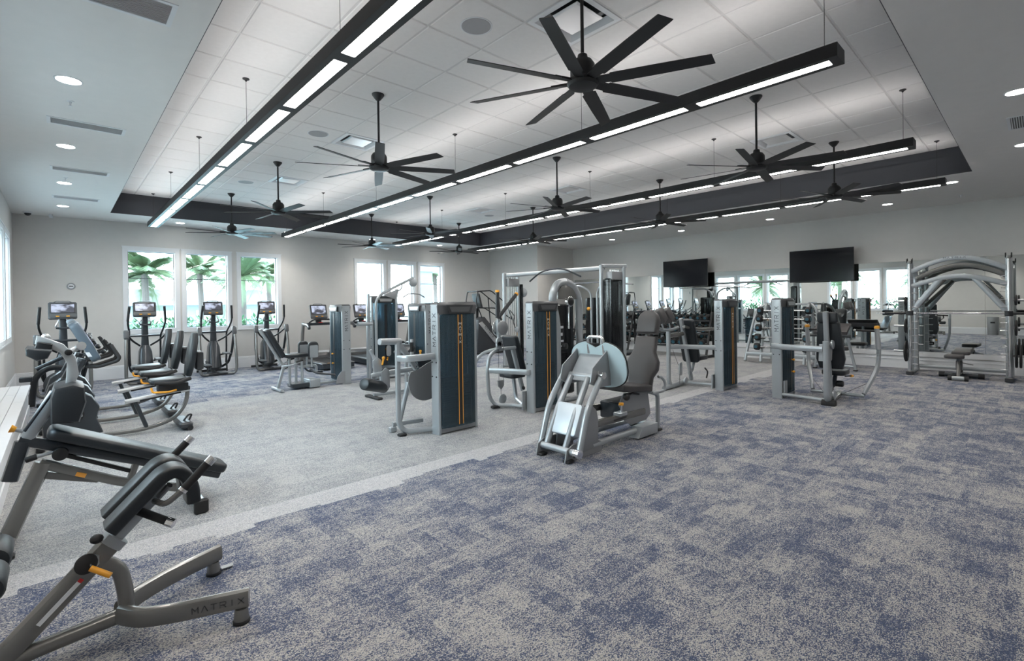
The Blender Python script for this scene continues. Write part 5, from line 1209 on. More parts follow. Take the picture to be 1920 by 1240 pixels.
# climbing mill
t = thing('stair_climber', 'grey stair climber with slanted lettered side panel and high rails, in the back right corner', 'exercise machine', (10.45, 12.5, 0), radians(-8))
m = MB(); o = [(-0.62, 0.05), (-0.55, 1.12), (-0.32, 1.20), (0.45, 0.35), (0.75, 0.30), (0.75, 0.05)]
MB().prism(o, (0.0, 0, 0), (1, 0, 0), (0, 0, 1), 0.74, 0.02).build('body', DKG, t)
for s in (-1, 1):
    q = MB().prism([(-0.56, 1.00), (-0.44, 1.06), (0.34, 0.22), (0.22, 0.12)], (0.0, s*0.385, 0), (1, 0, 0), (0, 0, 1), 0.02, 0.006).build('side_panel', ALU, t)
    d1 = V((0.78, 0, -0.84)).normalized(); st = V((-0.36, s*0.396, 0.86))
    if s < 0: letters('MATRIX', st, d1, V((0.84, 0, 0.78)), 0.07, 0.055, 0.5).build('lettering', LETD, q, smooth=0)
for k in range(4): MB().b2((0.02+k*0.18, -0.30, 0.62-k*0.17), (0.24+k*0.18, 0.30, 0.66-k*0.17), 0.005).build('step', RUB, t)
for s in (-1, 1):
    tubes(t, 'hand_rail', [[(-0.40, s*0.33, 1.15), (-0.62, s*0.33, 1.70), (-0.55, s*0.33, 2.03), (-0.05, s*0.33, 2.05), (0.55, s*0.33, 1.62), (0.80, s*0.33, 1.05)], [(-0.60, s*0.33, 1.50), (0.1, s*0.33, 1.48), (0.75, s*0.33, 1.10)], [(0.25, s*0.33, 1.82), (0.35, s*0.33, 0.70)]], 0.018, BLKP, 0.08)
tubes(t, 'rail_bridge', [[(-0.55, -0.33, 2.03), (-0.55, 0.33, 2.03)]], 0.018, BLKP, 0)
q = MB().prism(rrect(0.42, 0.50, 0.04), (-0.38, 0, 1.72), (0, -1, 0), (-0.25, 0, 0.96), 0.07, 0.012).build('console', DKG, t)
MB().prism(rrect(0.16, 0.12, 0.01), (-0.338, 0, 1.80), (0, 1, 0), (-0.25, 0, 0.96), 0.01).build('screen', SCRL, q, smooth=0)
frame(t, 'console_mast', [[(-0.40, 0, 1.15), (-0.38, 0, 1.50)]], 0.10, 0.06, BLKP, 0)
MB().b2((-0.7, -0.4, 0), (0.9, 0.4, 0.06), 0.01).build('base', BLKP, t)

# recumbent bikes (long axis x, seat at +x)
def make_bike():
    t = thing('recumbent_bike', 'x', 'exercise bike')
    frame(t, 'main_frame', [[(-0.22, 0.0, 0.055), (0.80, 0.0, 0.045), (1.10, 0.0, 0.13), (1.24, 0.0, 0.32), (1.26, 0.0, 0.54)]], 0.06, 0.05, SILD, 0.18)
    q = frame(t, 'seat_rail', [[(0.58, 0, 0.43), (1.27, 0, 0.51)]], 0.09, 0.055, ALU, 0)
    MB().box((0.95, -0.047, 0.455), (0.45, 0.006, 0.02), Matrix.Rotation(-radians(7), 3, 'Y')).build('rail_groove', BLK, q, smooth=0)
    frame(t, 'strut', [[(0.68, 0, 0.42), (0.80, 0, 0.06)]], 0.05, 0.05, CHAR, 0)
    MB().b2((1.18, -0.05, 0.50), (1.28, 0.05, 0.56), 0.01).build('rail_end_cap', BLKP, t)
    o = [(-0.18, 0.10), (-0.20, 0.40), (-0.14, 0.60), (-0.02, 0.70), (0.12, 0.66), (0.26, 0.56), (0.33, 0.42), (0.30, 0.28), (0.36, 0.10), (0.20, 0.06), (-0.12, 0.06)]
    MB().prism(o, (0, 0, 0), (1, 0, 0), (0, 0, 1), 0.17, 0.035).build('drive_housing', CHAR, t)
    for s in (-1, 1):
        m = MB(); disc(m, (0.10, s*0.10, 0.36), (0, 1, 0), 0.085, 0.03); q = m.build('crank_disc', BLK, t)
        d = 1 if s < 0 else -1
        MB().prism([(-0.035, 0.0), (-0.025, 0.17), (0.025, 0.17), (0.05, 0.0), (0.03, -0.045), (-0.02, -0.04)], (0.12, s*0.125, 0.36), (d*0.85, 0, 0.5), (-d*0.5, 0, 0.85), 0.03, 0.006).build('crank_arm', ALU, t)
        MB().b2((0.12-d*0.085-0.05, s*0.17-0.045, 0.48 if d > 0 else 0.20), (0.12-d*0.085+0.05, s*0.17+0.045, 0.50+0.02 if d > 0 else 0.24), 0.008).build('pedal', BLKP, t)
    MB().bar([(0.02, 0, 0.66), (0.08, 0, 0.80), (0.18, 0, 1.02)], 0.10, 0.10, 0.045, 0.08).build('neck', CHAR, t)
    st = V((0.055, -0.052, 0.72)); d1 = V((0.42, 0, 0.90)).normalized()
    letters('MATRIX', st, d1, V((-0.90, 0, 0.42)), 0.045, 0.036, 0.45).build('lettering', LETD, t, smooth=0)
    c = V((0.20, 0, 1.23)); yv = V((-0.42, 0, 0.90)).normalized()
    q = MB().prism(rrect(0.42, 0.52, 0.06, 4), c, (0, 1, 0), yv, 0.10, 0.025).build('console', mat('console blue grey', (0.10, 0.135, 0.17), 0.35), t)
    nn = V((0, 1, 0)).cross(yv)
    MB().prism(rrect(0.36, 0.30, 0.01), c + yv*0.07 + nn*0.052, (0, 1, 0), yv, 0.006).build('screen', SCRL, q, smooth=0)
    MB().prism([(-0.02, -0.03), (0.02, -0.03), (0.02, 0.03), (-0.02, 0.03)], c + V((0.03, -0.212, -0.15)), (1, 0, 0), yv, 0.004).build('sticker', LETW, q, smooth=0)
    m = MB()
    for s in (-1, 1): m.tube([(0.22, s*0.03, 0.92), (0.32, s*0.16, 0.92), (0.50, s*0.20, 0.98), (0.52, s*0.20, 1.02), (0.44, s*0.17, 1.18)], 0.021, 10, 0.05)
    m.build('handlebar', RUB, t)
    m = MB()
    for k in range(3): m.ball((0.37-k*0.05, -0.15+k*0.02, 1.10+k*0.07), 0.03, 8, (1, 2.2, 1))
    m.build('control_pods', BLKP, t)
    pad(t, 'seat_pad', [(-0.22, -0.14), (0.0, -0.20), (0.18, -0.21), (0.18, 0.21), (0.0, 0.20), (-0.22, 0.14)], (1.05, 0, 0.66), (1, 0, 0.03), (0, 1, 0), 0.06, PAD)
    MB().b2((0.92, -0.12, 0.51), (1.25, 0.12, 0.62), 0.01).build('seat_carriage', BLKP, t)
    oo = [(-0.08, -0.26), (0.08, -0.26), (0.19, -0.06), (0.12, 0.24), (0.06, 0.33), (-0.06, 0.33), (-0.12, 0.24), (-0.19, -0.06)]
    q = pad(t, 'back_pad', oo, (1.30, 0, 0.95), (0, 1, 0), (0.16, 0, 1), 0.075, PAD, 0.02)
    MB().b2((1.35, -0.09, 0.76), (1.44, 0.09, 1.02), 0.02).build('back_cover', DKG, q)
    for s in (-1, 1): MB().tube([(0.86, s*0.24, 0.66), (1.10, s*0.25, 0.635), (1.26, s*0.20, 0.68)], 0.024, 10, 0.06).build('seat_handle', RUB, t)
    m = MB(); m.tube([(0.83, -0.20, 0.60), (0.84, -0.22, 0.54), (1.02, -0.24, 0.53), (1.10, -0.18, 0.54)], 0.013, 8, 0.04); m.build('yellow_lever', YEL, t)
    MB().b2((1.12, -0.30, 0.02), (1.27, 0.30, 0.11), 0.025).build('rear_stabilizer', DKG, t)
    MB().tube([(1.18, -0.12, 0.10), (1.24, -0.12, 0.18), (1.28, -0.12, 0.18), (1.24, -0.12, 0.09)], 0.012, 8, 0.02).build('carry_handle', BLKP, t)
    for s in (-1, 1): MB().cyl((1.23, s*0.31, 0.035), (1.23, s*0.28, 0.035), 0.035, 14).build('wheel', RUB, t)
    MB().b2((-0.24, -0.28, 0.0), (-0.16, 0.28, 0.07), 0.015).build('front_foot', BLKP, t)
    return t
bk = make_bike()
for k, (y, lab) in enumerate(((7.95, 'nearest recumbent bike, its console and seat fully in view'), (9.02, 'middle recumbent bike, between two others'), (10.08, 'farthest recumbent bike, behind the other two'))):
    o = bk if k == 0 else copy_tree(bk)
    o.location = (0.02, y, 0); o['label'] = 'black ' + lab; o['group'] = 'recumbent bikes beside the bench'

# arched flywheel trainer between the bikes and the bench end
t = thing('rowing_flywheel_machine', 'black arched machine with grey flywheel disc by the bench end, behind the bikes', 'exercise machine', group=None)
yv_ = 11.35
frame(t, 'arch_frame', [[(-0.36, yv_, 0.02), (-0.32, yv_, 0.50), (-0.15, yv_, 0.66), (0.10, yv_, 0.62), (0.28, yv_, 0.40), (0.34, yv_, 0.02)]], 0.09, 0.07, BLKP, 0.15)
m = MB(); disc(m, (0.0, yv_+0.1, 0.34), (0, 1, 0), 0.22, 0.05); q = m.build('flywheel', MIDG, t); m = MB(); disc(m, (0.0, yv_+0.06, 0.34), (0, 1, 0), 0.07, 0.03); m.build('hub', BLKP, q)
frame(t, 'main_beam', [[(-0.3, yv_+0.15, 0.62), (0.25, yv_+0.15, 0.92), (0.45, yv_+0.15, 1.0)]], 0.06, 0.07, CHAR, 0.05)
frame(t, 'foot', [[(-0.30, yv_, 0.03), (0.42, yv_, 0.03)]], 0.10, 0.05, BLKP, 0)
m = MB(); m.b2((-0.5, yv_-0.06, 0.44), (-0.34, yv_+0.06, 0.52), 0.01); m.build('side_peg', CHAR, t)
finish(t, (0, yv_, 0))

# ================================================================ benches, foreground left
t = thing('decline_bench', 'long dark decline bench with knee roller post, left foreground behind the roman chair', 'bench', group=None); yb = 4.85
DK = CHAR; GR = SILD
frame(t, 'seat_beam', [[(-0.22, yb, 0.715), (1.00, yb, 0.175)]], 0.06, 0.075, CHAR, 0)
oo = [(-0.60, -0.14), (0.60, -0.14), (0.60, 0.14), (-0.60, 0.14)]
pad(t, 'bench_pad', rrect(1.22, 0.29, 0.06, 4), (0.48, yb, 0.495), (0.905, 0, -0.425), (0, 1, 0), 0.075, PAD, 0.022)
frame(t, 'drop_beam', [[(-0.20, yb, 0.70), (-0.27, yb, 0.44)]], 0.09, 0.07, CHAR, 0)
frame(t, 'rear_leg', [[(-0.10, yb, 0.53), (-0.285, yb, 0.05)]], 0.075, 0.10, GR, 0, )
frame(t, 'lower_beam', [[(-0.12, yb, 0.53), (0.33, yb, 0.28), (0.80, yb, 0.10)]], 0.06, 0.07, GR, 0.08)
frame(t, 'front_foot', [[(0.80, yb-0.33, 0.065), (0.80, yb+0.33, 0.065)]], 0.08, 0.07, GR, 0)
for s in (-1, 1): MB().box((0.80, yb+s*0.345, 0.055), (0.10, 0.05, 0.11), None, 0.012).build('rubber_end_cap', RUB, t)
frame(t, 'rear_foot', [[(-0.285, yb-0.30, 0.04), (-0.285, yb+0.30, 0.04)]], 0.08, 0.06, GR, 0)
MB().prism([(-0.10, 0.0), (0.20, -0.13), (0.17, -0.15), (-0.11, -0.05), (-0.17, -0.17), (-0.20, -0.15)], (0.02, yb, 0.46), (1, 0, 0), (0, 0, 1), 0.012).build('gusset_plate', GR, t, smooth=0)
frame(t, 'pad_support', [[(0.45, yb, 0.47), (0.38, yb, 0.26)]], 0.05, 0.05, GR, 0)
frame(t, 'post', [[(-0.18, yb, 0.72), (-0.02, yb, 1.02)]], 0.06, 0.085, SILV, 0)
tubes(t, 'strut_rod', [[(-0.19, yb-0.06, 0.78), (-0.04, yb-0.06, 1.04)], [(-0.17, yb+0.06, 0.76), (-0.03, yb+0.06, 1.02)]], 0.010, CHAR, 0)
q = MB().roll((0.03, yb-0.24, 0.955), (0.03, yb+0.24, 0.955), 0.10, 0.03, 24)
q = MB().prism([(-0.09, -0.13), (0.06, -0.14), (0.10, 0.0), (0.09, 0.11), (0.03, 0.14), (-0.07, 0.12), (-0.09, 0.05)], (0.035, yb, 0.955), (1, 0, 0.0), (0, 0, 1), 0.42, 0.03).build('knee_pad', PAD, t)
MB().prism([(0.02+0.0, -0.12), (0.06, -0.10), (0.10, 0.02), (0.085, 0.14), (0.02, 0.24), (-0.07, 0.29), (-0.12, 0.31), (-0.13, 0.25), (-0.07, 0.225), (0.0, 0.18), (0.035, 0.10), (0.03, 0.0)], (0.0, yb-0.02, 1.13), (1, 0, 0), (0, 0, 1), 0.05, 0.008).build('curved_arm', SILV, t)
m = MB(); disc(m, (0.045, yb-0.05, 1.31), (0, 1, 0), 0.022, 0.012); m.build('arm_bolt', BLK, t)
MB().box((-0.085, yb, 1.36), (0.085, 0.16, 0.06), Matrix.Rotation(radians(15), 3, 'Y'), 0.006).build('roller_bracket', BLKP, t)
MB().prism([(-0.075, 0.02), (0.06, 0.03), (0.05, -0.03), (0.0, -0.055), (-0.06, -0.03)], (-0.105, yb, 1.325), (1, 0, -0.25), (0.25, 0, 1), 0.40, 0.015).build('foot_roller', PAD, t)
m = MB(); m.ball((-0.075, yb+0.02, 1.425), 0.026, 12); m.build('ball_knob', ALU, t)
tubes(t, 'side_handle', [[(0.03, yb+0.1, 1.29), (0.12, yb+0.18, 1.34)]], 0.02, SILV, 0); MB().cyl((0.12, yb+0.18, 1.335), (0.12, yb+0.13, 1.345), 0.03, 14).build('handle_end', ALU, t)
tubes(t, 'pull_pin', [[(-0.17, yb, 0.755), (-0.235, yb, 0.79)]], 0.014, BRKT, 0); MB().cyl((-0.235, yb, 0.79), (-0.262, yb, 0.802), 0.018, 14, 0.028).build('yellow_knob', YEL, t)
m = MB(); disc(m, (-0.01, yb-0.06, 0.585), (0, 1, 0), 0.045, 0.05); disc(m, (-0.01, yb+0.06, 0.585), (0, 1, 0), 0.045, 0.05); m.build('adjuster_gear', BLK, t)
tubes(t, 'adjuster_lever', [[(-0.14, yb-0.05, 0.585), (-0.06, yb-0.05, 0.60), (0.02, yb-0.05, 0.60)]], 0.012, BRKT, 0); MB().roll((-0.19, yb-0.05, 0.575), (-0.13, yb-0.05, 0.59), 0.02, 0.006).build('adjuster_grip', RUB, t)
MB().box((0.10, yb-0.036, 0.40), (0.06, 0.004, 0.03), Matrix.Rotation(radians(27), 3, 'Y')).build('warning_label', ORG, t, smooth=0)
m = MB(); m.bar([(0.02, yb, 0.555), (0.42, yb, 0.335)], 0.03, 0.03, 0.006); m.build('adjuster_track', BLK, t)
rubber_foot(t, (-0.28, yb-0.28, 0), (0.09, 0.07, 0.03))
finish(t, (0.3, yb, 0))

t = thing('roman_chair', 'grey roman chair with two curved pads and chrome-tipped handles, nearest at lower left', 'bench', group=None); yc = 3.11
G2 = SILD
frame(t, 'main_beam', [[(-0.235, yc, 0.06), (0.165, yc, 0.465)]], 0.085, 0.10, G2, 0)
MB().b2((0.0, 0, 0), (0.001, 0.001, 0.001))
frame(t, 'collar', [[(0.165, yc, 0.465), (0.195, yc, 0.495)]], 0.10, 0.115, SILV, 0)
frame(t, 'inner_mast', [[(0.19, yc, 0.49), (0.40, yc, 0.70)]], 0.05, 0.06, SILV, 0)
tubes(t, 'bent_support', [[(0.12, yc, 0.40), (0.20, yc, 0.34), (0.225, yc, 0.20), (0.225, yc, 0.07)]], 0.034, G2, 0.10, 16)
tubes(t, 'spine_tube', [[(0.22, yc, 0.10), (-0.10, yc, 0.075), (-0.27, yc, 0.05)]], 0.036, G2, 0.05, 16)
for s in (-1, 1):
    q = MB().bar([(0.20, yc+s*0.02, 0.115), (0.27, yc+s*0.12, 0.11), (0.40, yc+s*0.20, 0.115), (0.70, yc+s*0.32, 0.12)], 0.055, 0.095, 0.024, 0.08).build('front_leg', G2, t)
    MB().lathe((0.665, yc+s*0.31, 0.0), (0, 0, 1), [(0, 0.036), (0.03, 0.036), (0.075, 0.030)], 20).build('foot_block', G2, t)
    MB().lathe((0.665, yc+s*0.31, 0.0), (0, 0, 1), [(0, 0.040), (0.012, 0.041), (0.018, 0.037)], 20).build('rubber_foot', RUB, t)
    if s < 0:
        d1 = V((0.30, -0.12, 0.005)).normalized(); sd = d1.cross(V((0, 0, 1)))
        letters('MATRIX', V((0.47, yc-0.228, 0.105)) + sd*0.0285, d1, V((0, 0, 1)), 0.028, 0.026, 0.55, 0.16, 0.0015).build('lettering', LETD, q, smooth=0)
    else:
        MB().prism([(-0.03, -0.02), (0.03, -0.02), (0.04, 0.02), (-0.03, 0.02)], (0.74, yc+0.33, 0.012), (1, 0, 0), (0, 1, 0), 0.006).build('anchor_tab', BRKT, t)
# paired curved pads
for s, off in ((-1, -0.095), (1, 0.095)):
    p0 = [(0.16, 0.575), (0.37, 0.785), (0.42, 0.80), (0.465, 0.765), (0.49, 0.70), (0.495, 0.62)]
    up = []; lo = []
    pts = fillet([V((a, yc+off, b)) for a, b in p0], 0.06, 5)
    prof = rrect(0.145, 0.062, 0.02, 4)
    MB().sweep(pts, prof, None).build('curved_pad', PAD, t, smooth=60)
    MB().tube([(0.40, yc+off, 0.72), (0.36, yc+s*0.05, 0.66)], 0.015, 8).build('pad_bracket', BRKT, t)
for s in (-1, 1):
    y_ = yc + s*0.27
    q = tubes(t, 'handle_tube', [[(0.34, yc+s*0.06, 0.645), (0.365, yc+s*0.22, 0.665), (0.43, y_, 0.735), (0.555, y_, 0.86)]], 0.014, SILD, 0.05)
    MB().cyl((0.435, y_, 0.74), (0.535, y_, 0.84), 0.020, 14).build('hand_grip', RUB, q)
    m = MB(); m.cyl((0.535, y_, 0.84), (0.56, y_, 0.865), 0.022, 14); m.cyl((0.425, y_, 0.73), (0.435, y_, 0.74), 0.022, 14); m.build('chrome_cap', CHRM, q)
q = tubes(t, 'lower_grip', [[(0.28, yc-0.02, 0.60), (0.40, yc-0.12, 0.535)]], 0.020, RUB, 0); MB().cyl((0.385, yc-0.108, 0.543), (0.41, yc-0.128, 0.53), 0.023, 14).build('chrome_cap', CHRM, q)
# adjusters
m = MB(); m.ball((0.115, yc-0.05, 0.525), 0.027, 12, (1, 1, 0.8)); m.build('round_knob', RUB, t); tubes(t, 'knob_shaft', [[(0.12, yc-0.045, 0.515), (0.165, yc, 0.475)]], 0.009, CHRM, 0)
m = MB(); disc(m, (0.075, yc-0.065, 0.425), (0.3, -1, 0.2), 0.045, 0.012); m.build('stop_disc', RUB, t); MB().box((0.09, yc-0.03, 0.42), (0.07, 0.05, 0.06), None, 0.01).build('adjuster_bracket', SILV, t)
tubes(t, 'orange_lever', [[(0.09, yc-0.09, 0.41), (0.16, yc-0.13, 0.365)]], 0.013, YEL, 0); tubes(t, 'lever_shaft', [[(0.085, yc-0.05, 0.42), (0.10, yc-0.10, 0.405)]], 0.008, CHRM, 0)
MB().box((-0.02, yc-0.0445, 0.272), (0.20, 0.003, 0.018), Matrix.Rotation(-radians(45), 3, 'Y')).build('scale_label', LETW, t, smooth=0)
MB().box((0.055, yc-0.0445, 0.347), (0.016, 0.004, 0.018), Matrix.Rotation(-radians(45), 3, 'Y')).build('red_mark', mat('red plastic', (0.6, 0.03, 0.03), 0.4), t, smooth=0)
# ankle rollers on a low post at the back
tubes(t, 'roller_post', [[(-0.26, yc, 0.08), (-0.29, yc, 0.30), (-0.27, yc, 0.50)]], 0.028, G2, 0.06); MB().cyl((-0.235, yc-0.29, 0.50), (-0.235, yc+0.29, 0.50), 0.014, 12).build('roller_axle', CHRM, t)
for s in (-1, 1): MB().roll((-0.235, yc+s*0.05, 0.50), (-0.235, yc+s*0.27, 0.50), 0.062, 0.02, 24).build('ankle_roller', PAD, t)
frame(t, 'rear_foot', [[(-0.28, yc-0.25, 0.035), (-0.28, yc+0.25, 0.035)]], 0.07, 0.06, G2, 0)
finish(t, (0.1, yc, 0))

# ================================================================ free weights
CYA = mat('teal end disc', (0.02, 0.09, 0.13), 0.4)
def head(mb, c, ax, r, th): mb.lathe(V(c)-V(ax)*th/2, ax, [(0, r*0.72), (0.006, r*0.90), (th*0.3, r), (th*0.7, r), (th-0.006, r*0.90), (th, r*0.72)], 12)
dbm = {}
def dumbbell_meshes(r):
    k = round(r, 3)
    if k not in dbm:
        m = MB(); head(m, (-0.09, 0, 0), (1, 0, 0), r, 0.09); hm = m.mesh('head', RUB)
        m = MB(); m.cyl((-0.136, 0, 0), (-0.134, 0, 0), r*0.62, 14); cm_ = m.mesh('end_disc', CYA, 0)
        m = MB(); m.cyl((-0.05, 0, 0), (0.05, 0, 0), 0.016, 8); gm = m.mesh('handle', CHRM)
        dbm[k] = (hm, cm_, gm)
    return dbm[k]
def dumbbell(loc, r, lab, tilt=0.0):
    t = thing('dumbbell', lab, 'dumbbell', loc, 0, 'black dumbbells on the racks'); t.rotation_euler = (0, tilt, 0)
    hm, cm_, gm = dumbbell_meshes(r)
    for a in (0, pi):
        h_ = inst('head', hm, t, (0, 0, 0), (0, 0, a)); inst('end_disc', cm_, h_)
    inst('handle', gm, t)
ORD = ['first', 'second', 'third', 'fourth', 'fifth', 'sixth', 'seventh', 'eighth', 'ninth', 'tenth', 'eleventh']
def dumbbell_rack(ya, yb_, lab, r_by, wh):
    t = thing('dumbbell_rack', lab, 'weight rack', (13.62, ya, 0)); L_ = yb_ - ya
    m = None
    for yy in (0.04, L_-0.04):
        frame(t, 'side_frame', [[(-0.40, yy, 0.04), (0.30, yy, 0.04)], [(-0.28, yy, 0.05), (0.12, yy, 1.30)], [(0.20, yy, 0.05), (0.14, yy, 1.30)]], 0.05, 0.07, BLK, 0)
    for k, (x, z) in enumerate(((-0.20, 0.34), (-0.07, 0.70), (0.05, 1.06))):
        for dx in (-0.09, 0.10):
            frame(t, 'shelf_rail', [[(x+dx, 0.03, z + dx*0.25), (x+dx, L_-0.03, z + dx*0.25)]], 0.03, 0.05, BLK, 0)
        n = int((L_-0.15)/0.215)
        for j in range(n):
            r_ = r_by[k] 
            dumbbell((13.62 + x, ya + 0.16 + j*0.215, z + 0.025 + r_ + 0.005), r_, 'black dumbbell, %s from the right, %s shelf, %s' % (ORD[j], ('bottom', 'middle', 'top')[k], wh), -0.24)
dumbbell_rack(6.35, 8.75, 'black three-shelf dumbbell rack below the left television', (0.085, 0.075, 0.062), 'rack below left television')
dumbbell_rack(8.95, 11.35, 'black three-shelf dumbbell rack farther left, behind the crossover', (0.078, 0.066, 0.055), 'far left rack')

# barbell rack with fixed barbells
t = thing('barbell_rack', 'silver arched barbell rack against the mirror, between the two right towers', 'weight rack', (13.5, 4.40, 0))
for s in (-1, 1):
    y_ = s*0.50
    tubes(t, 'arch_frame', [[(-0.24, y_ , 0.03), (-0.10, y_, 0.62), (0.04, y_, 1.18), (0.16, y_, 1.50), (0.30, y_, 1.52), (0.42, y_, 1.30), (0.50, y_, 0.70), (0.52, y_, 0.03)]], 0.036, SILV, 0.14)
    tubes(t, 'splayed_arch', [[(-0.22, y_+s*0.40, 0.03), (-0.12, y_+s*0.34, 0.50), (0.02, y_+s*0.26, 1.10), (0.14, y_+s*0.16, 1.42), (0.24, y_+s*0.04, 1.50)]], 0.034, SILV, 0.15)
frame(t, 'base_beam', [[(-0.20, -0.86, 0.22), (-0.20, 0.86, 0.22)]], 0.06, 0.11, SILV, 0)
frame(t, 'top_beam', [[(0.24, -0.5, 1.50), (0.24, 0.5, 1.50)]], 0.05, 0.05, SILV, 0)
bars_ = [(-0.30, 0.42), (-0.25, 0.66), (-0.18, 0.90), (-0.11, 1.13), (-0.05, 1.34)]
for x, z in bars_:
    for s in (-1, 1): MB().box((x+0.07, s*0.45, z-0.03), (0.20, 0.04, 0.03), None, 0.006).build('bar_hook', BLKP, t)
nm_ = ('lowest', 'second from the bottom', 'middle', 'fourth from the bottom', 'top')
for k, (x, z) in enumerate(bars_):
    b_ = thing('fixed_barbell', 'fixed barbell with black teal-marked heads, %s on the barbell rack' % nm_[k], 'barbell', (13.5+x-0.01, 4.40, z+0.005), 0, 'fixed barbells on the rack')
    m = MB(); m.cyl((0, -0.52, 0), (0, 0.52, 0), 0.014, 10); m.build('bar', CHRM, b_)
    for s in (-1, 1):
        m = MB(); head(m, (0, s*0.56, 0), (0, 1, 0), 0.092, 0.13); h_ = m.build('head', RUB, b_)
        m = MB(); m.cyl((0, s*0.626, 0), (0, s*0.629, 0), 0.055, 14); m.cyl((-0.094, s*0.56, 0), (-0.088, s*0.56, 0), 0.04, 12); m.build('end_disc', CYA, h_)

# preacher curl bench behind the converging press
t = thing('preacher_curl_bench', 'grey preacher curl bench with wide rolled arm pad, behind the converging press', 'bench', (12.95, 3.2, 0))
pts = [(-0.18, -0.03), (0.12, 0.05), (0.20, 0.10), (0.22, 0.04), (0.14, -0.02), (-0.16, -0.10)]
MB().prism([(-0.20, -0.10), (0.16, 0.06), (0.20, 0.14), (0.10, 0.15), (-0.06, 0.06), (-0.22, -0.03)], (-0.10, 0, 0.92), (1, 0, 0), (0, 0, 1), 0.66, 0.02).build('arm_pad', PADG, t)
for s in (-1, 1): frame(t, 'leg', [[(-0.05, s*0.26, 0.86), (0.05, s*0.32, 0.45), (0.08, s*0.40, 0.03)]], 0.06, 0.06, SILV, 0.1); rubber_foot(t, (0.08, s*0.40, 0))
tubes(t, 'bar_rest', [[(-0.30, -0.40, 0.80), (-0.30, 0.40, 0.80)]], 0.03, PAD, 0)
frame(t, 'cross_beam', [[(0.08, -0.38, 0.10), (0.08, 0.38, 0.10)], [(-0.05, 0, 0.10), (0.7, 0, 0.10)], [(-0.02, 0, 0.88), (0.02, 0, 0.10)]], 0.06, 0.06, SILV, 0)
pad(t, 'seat_pad', rrect(0.34, 0.38, 0.06), (0.55, 0, 0.46), (1, 0, 0), (0, 1, 0), 0.08, PADG); frame(t, 'seat_post', [[(0.55, 0, 0.43), (0.55, 0, 0.08)]], 0.06, 0.06, SILV, 0)

# smith machine
t = thing('smith_machine', 'large silver smith machine with triple arched top beams at the right mirror', 'exercise machine', (13.24, 1.13, 0))
hw = 0.735
for s in (-1, 1):
    y_ = s*hw
    q = frame(t, 'front_upright', [[(0.03, y_, 0.05), (0.03, y_, 2.36)]], 0.075, 0.10, SILV, 0)
    MB().cyl((-0.05, y_, 0.10), (-0.05, y_, 2.34), 0.024, 14).build('guide_rod', CHRM, q)
    m = MB()
    for k in range(14): m.cyl((-0.01, y_ - s*0.03, 0.22 + k*0.15), (-0.01, y_ - s*0.12, 0.22 + k*0.15), 0.009, 6)
    m.build('catch_pegs', ALU, q, kind='stuff')
    frame(t, 'rear_upright', [[(0.66, y_, 0.05), (0.66, y_, 2.10), (0.60, y_, 2.22), (0.40, y_, 2.26)]], 0.09, 0.10, SILV, 0.12)
    m = MB()
    for k in range(9): m.cyl((0.62, y_ - s*0.05, 0.4 + k*0.2), (0.62, y_ - s*0.13, 0.4 + k*0.2), 0.009, 6)
    m.build('rack_pegs', ALU, t, kind='stuff')
    frame(t, 'foot', [[(-0.14, y_, 0.05), (0.80, y_, 0.05)]], 0.09, 0.07, SILV, 0)
    MB().b2((-0.18, y_-0.06, 0.0), (-0.06, y_+0.06, 0.09), 0.015).build('rubber_foot', DKG, t)
    m = MB(); disc(m, (-0.03, y_-0.04, 2.41), (0, 1, 0), 0.05, 0.02); disc(m, (-0.03, y_+0.04, 2.41), (0, 1, 0), 0.05, 0.02); m.build('top_pulley', BLK, t)
    MB().b2((-0.08, y_-0.035, 2.34), (0.08, y_+0.035, 2.40), 0.005).build('pulley_bracket', SILD, t)
    for k, z in enumerate((0.48, 1.02, 1.55)):
        MB().cyl((0.12, y_+s*0.04, z), (0.12, y_+s*0.30, z), 0.024, 12).build('plate_horn', ALU, t)
    frame(t, 'corner_brace', [[(0.02, s*0.26, 2.00), (0.02, s*(hw-0.04), 1.36)]], 0.05, 0.10, SILV, 0, 0.012)
    frame(t, 'rear_brace', [[(0.40, s*0.22, 2.0), (0.60, s*(hw-0.04), 1.42)]], 0.05, 0.07, SILD, 0)
def arc(x, z0, z1, n=11): return [(x, -hw + 0.02 + (2*hw-0.04)*k/(n-1), z0 + (z1-z0)*sin(pi*k/(n-1))) for k in range(n)]
for x, z0, z1, nm in ((0.0, 2.17, 2.42, 'front_arch'), (0.62, 2.04, 2.30, 'rear_arch'), (0.02, 1.86, 2.05, 'middle_arch')):
    MB().bar(arc(x, z0, z1), 0.055, 0.095, 0.012).build(nm, SILD if nm == 'rear_arch' else SILV, t)
q = MB().cyl((-0.07, -1.07, 1.30), (-0.07, 1.30, 1.30), 0.0145, 12).build('sliding_bar', CHRM, t)
for s in (-1, 1):
    MB().cyl((-0.07, s*(hw+0.05), 1.30), (-0.07, s*(hw+0.42), 1.30), 0.026, 14).build('bar_sleeve', BLKP, q); MB().box((-0.06, s*hw, 1.30), (0.09, 0.12, 0.10), None, 0.01).build('slide_block', BLKP, q)
frame(t, 'rear_beam', [[(0.70, -hw, 0.12), (0.70, hw, 0.12)]], 0.06, 0.08, SILV, 0)
m = letters('MATRIX', V((-0.026, 0.20, 2.405)), V((0, -1, 0)), V((0, 0, 1)), 0.035, 0.04, 0.5).build('lettering', LETD, t, smooth=0)
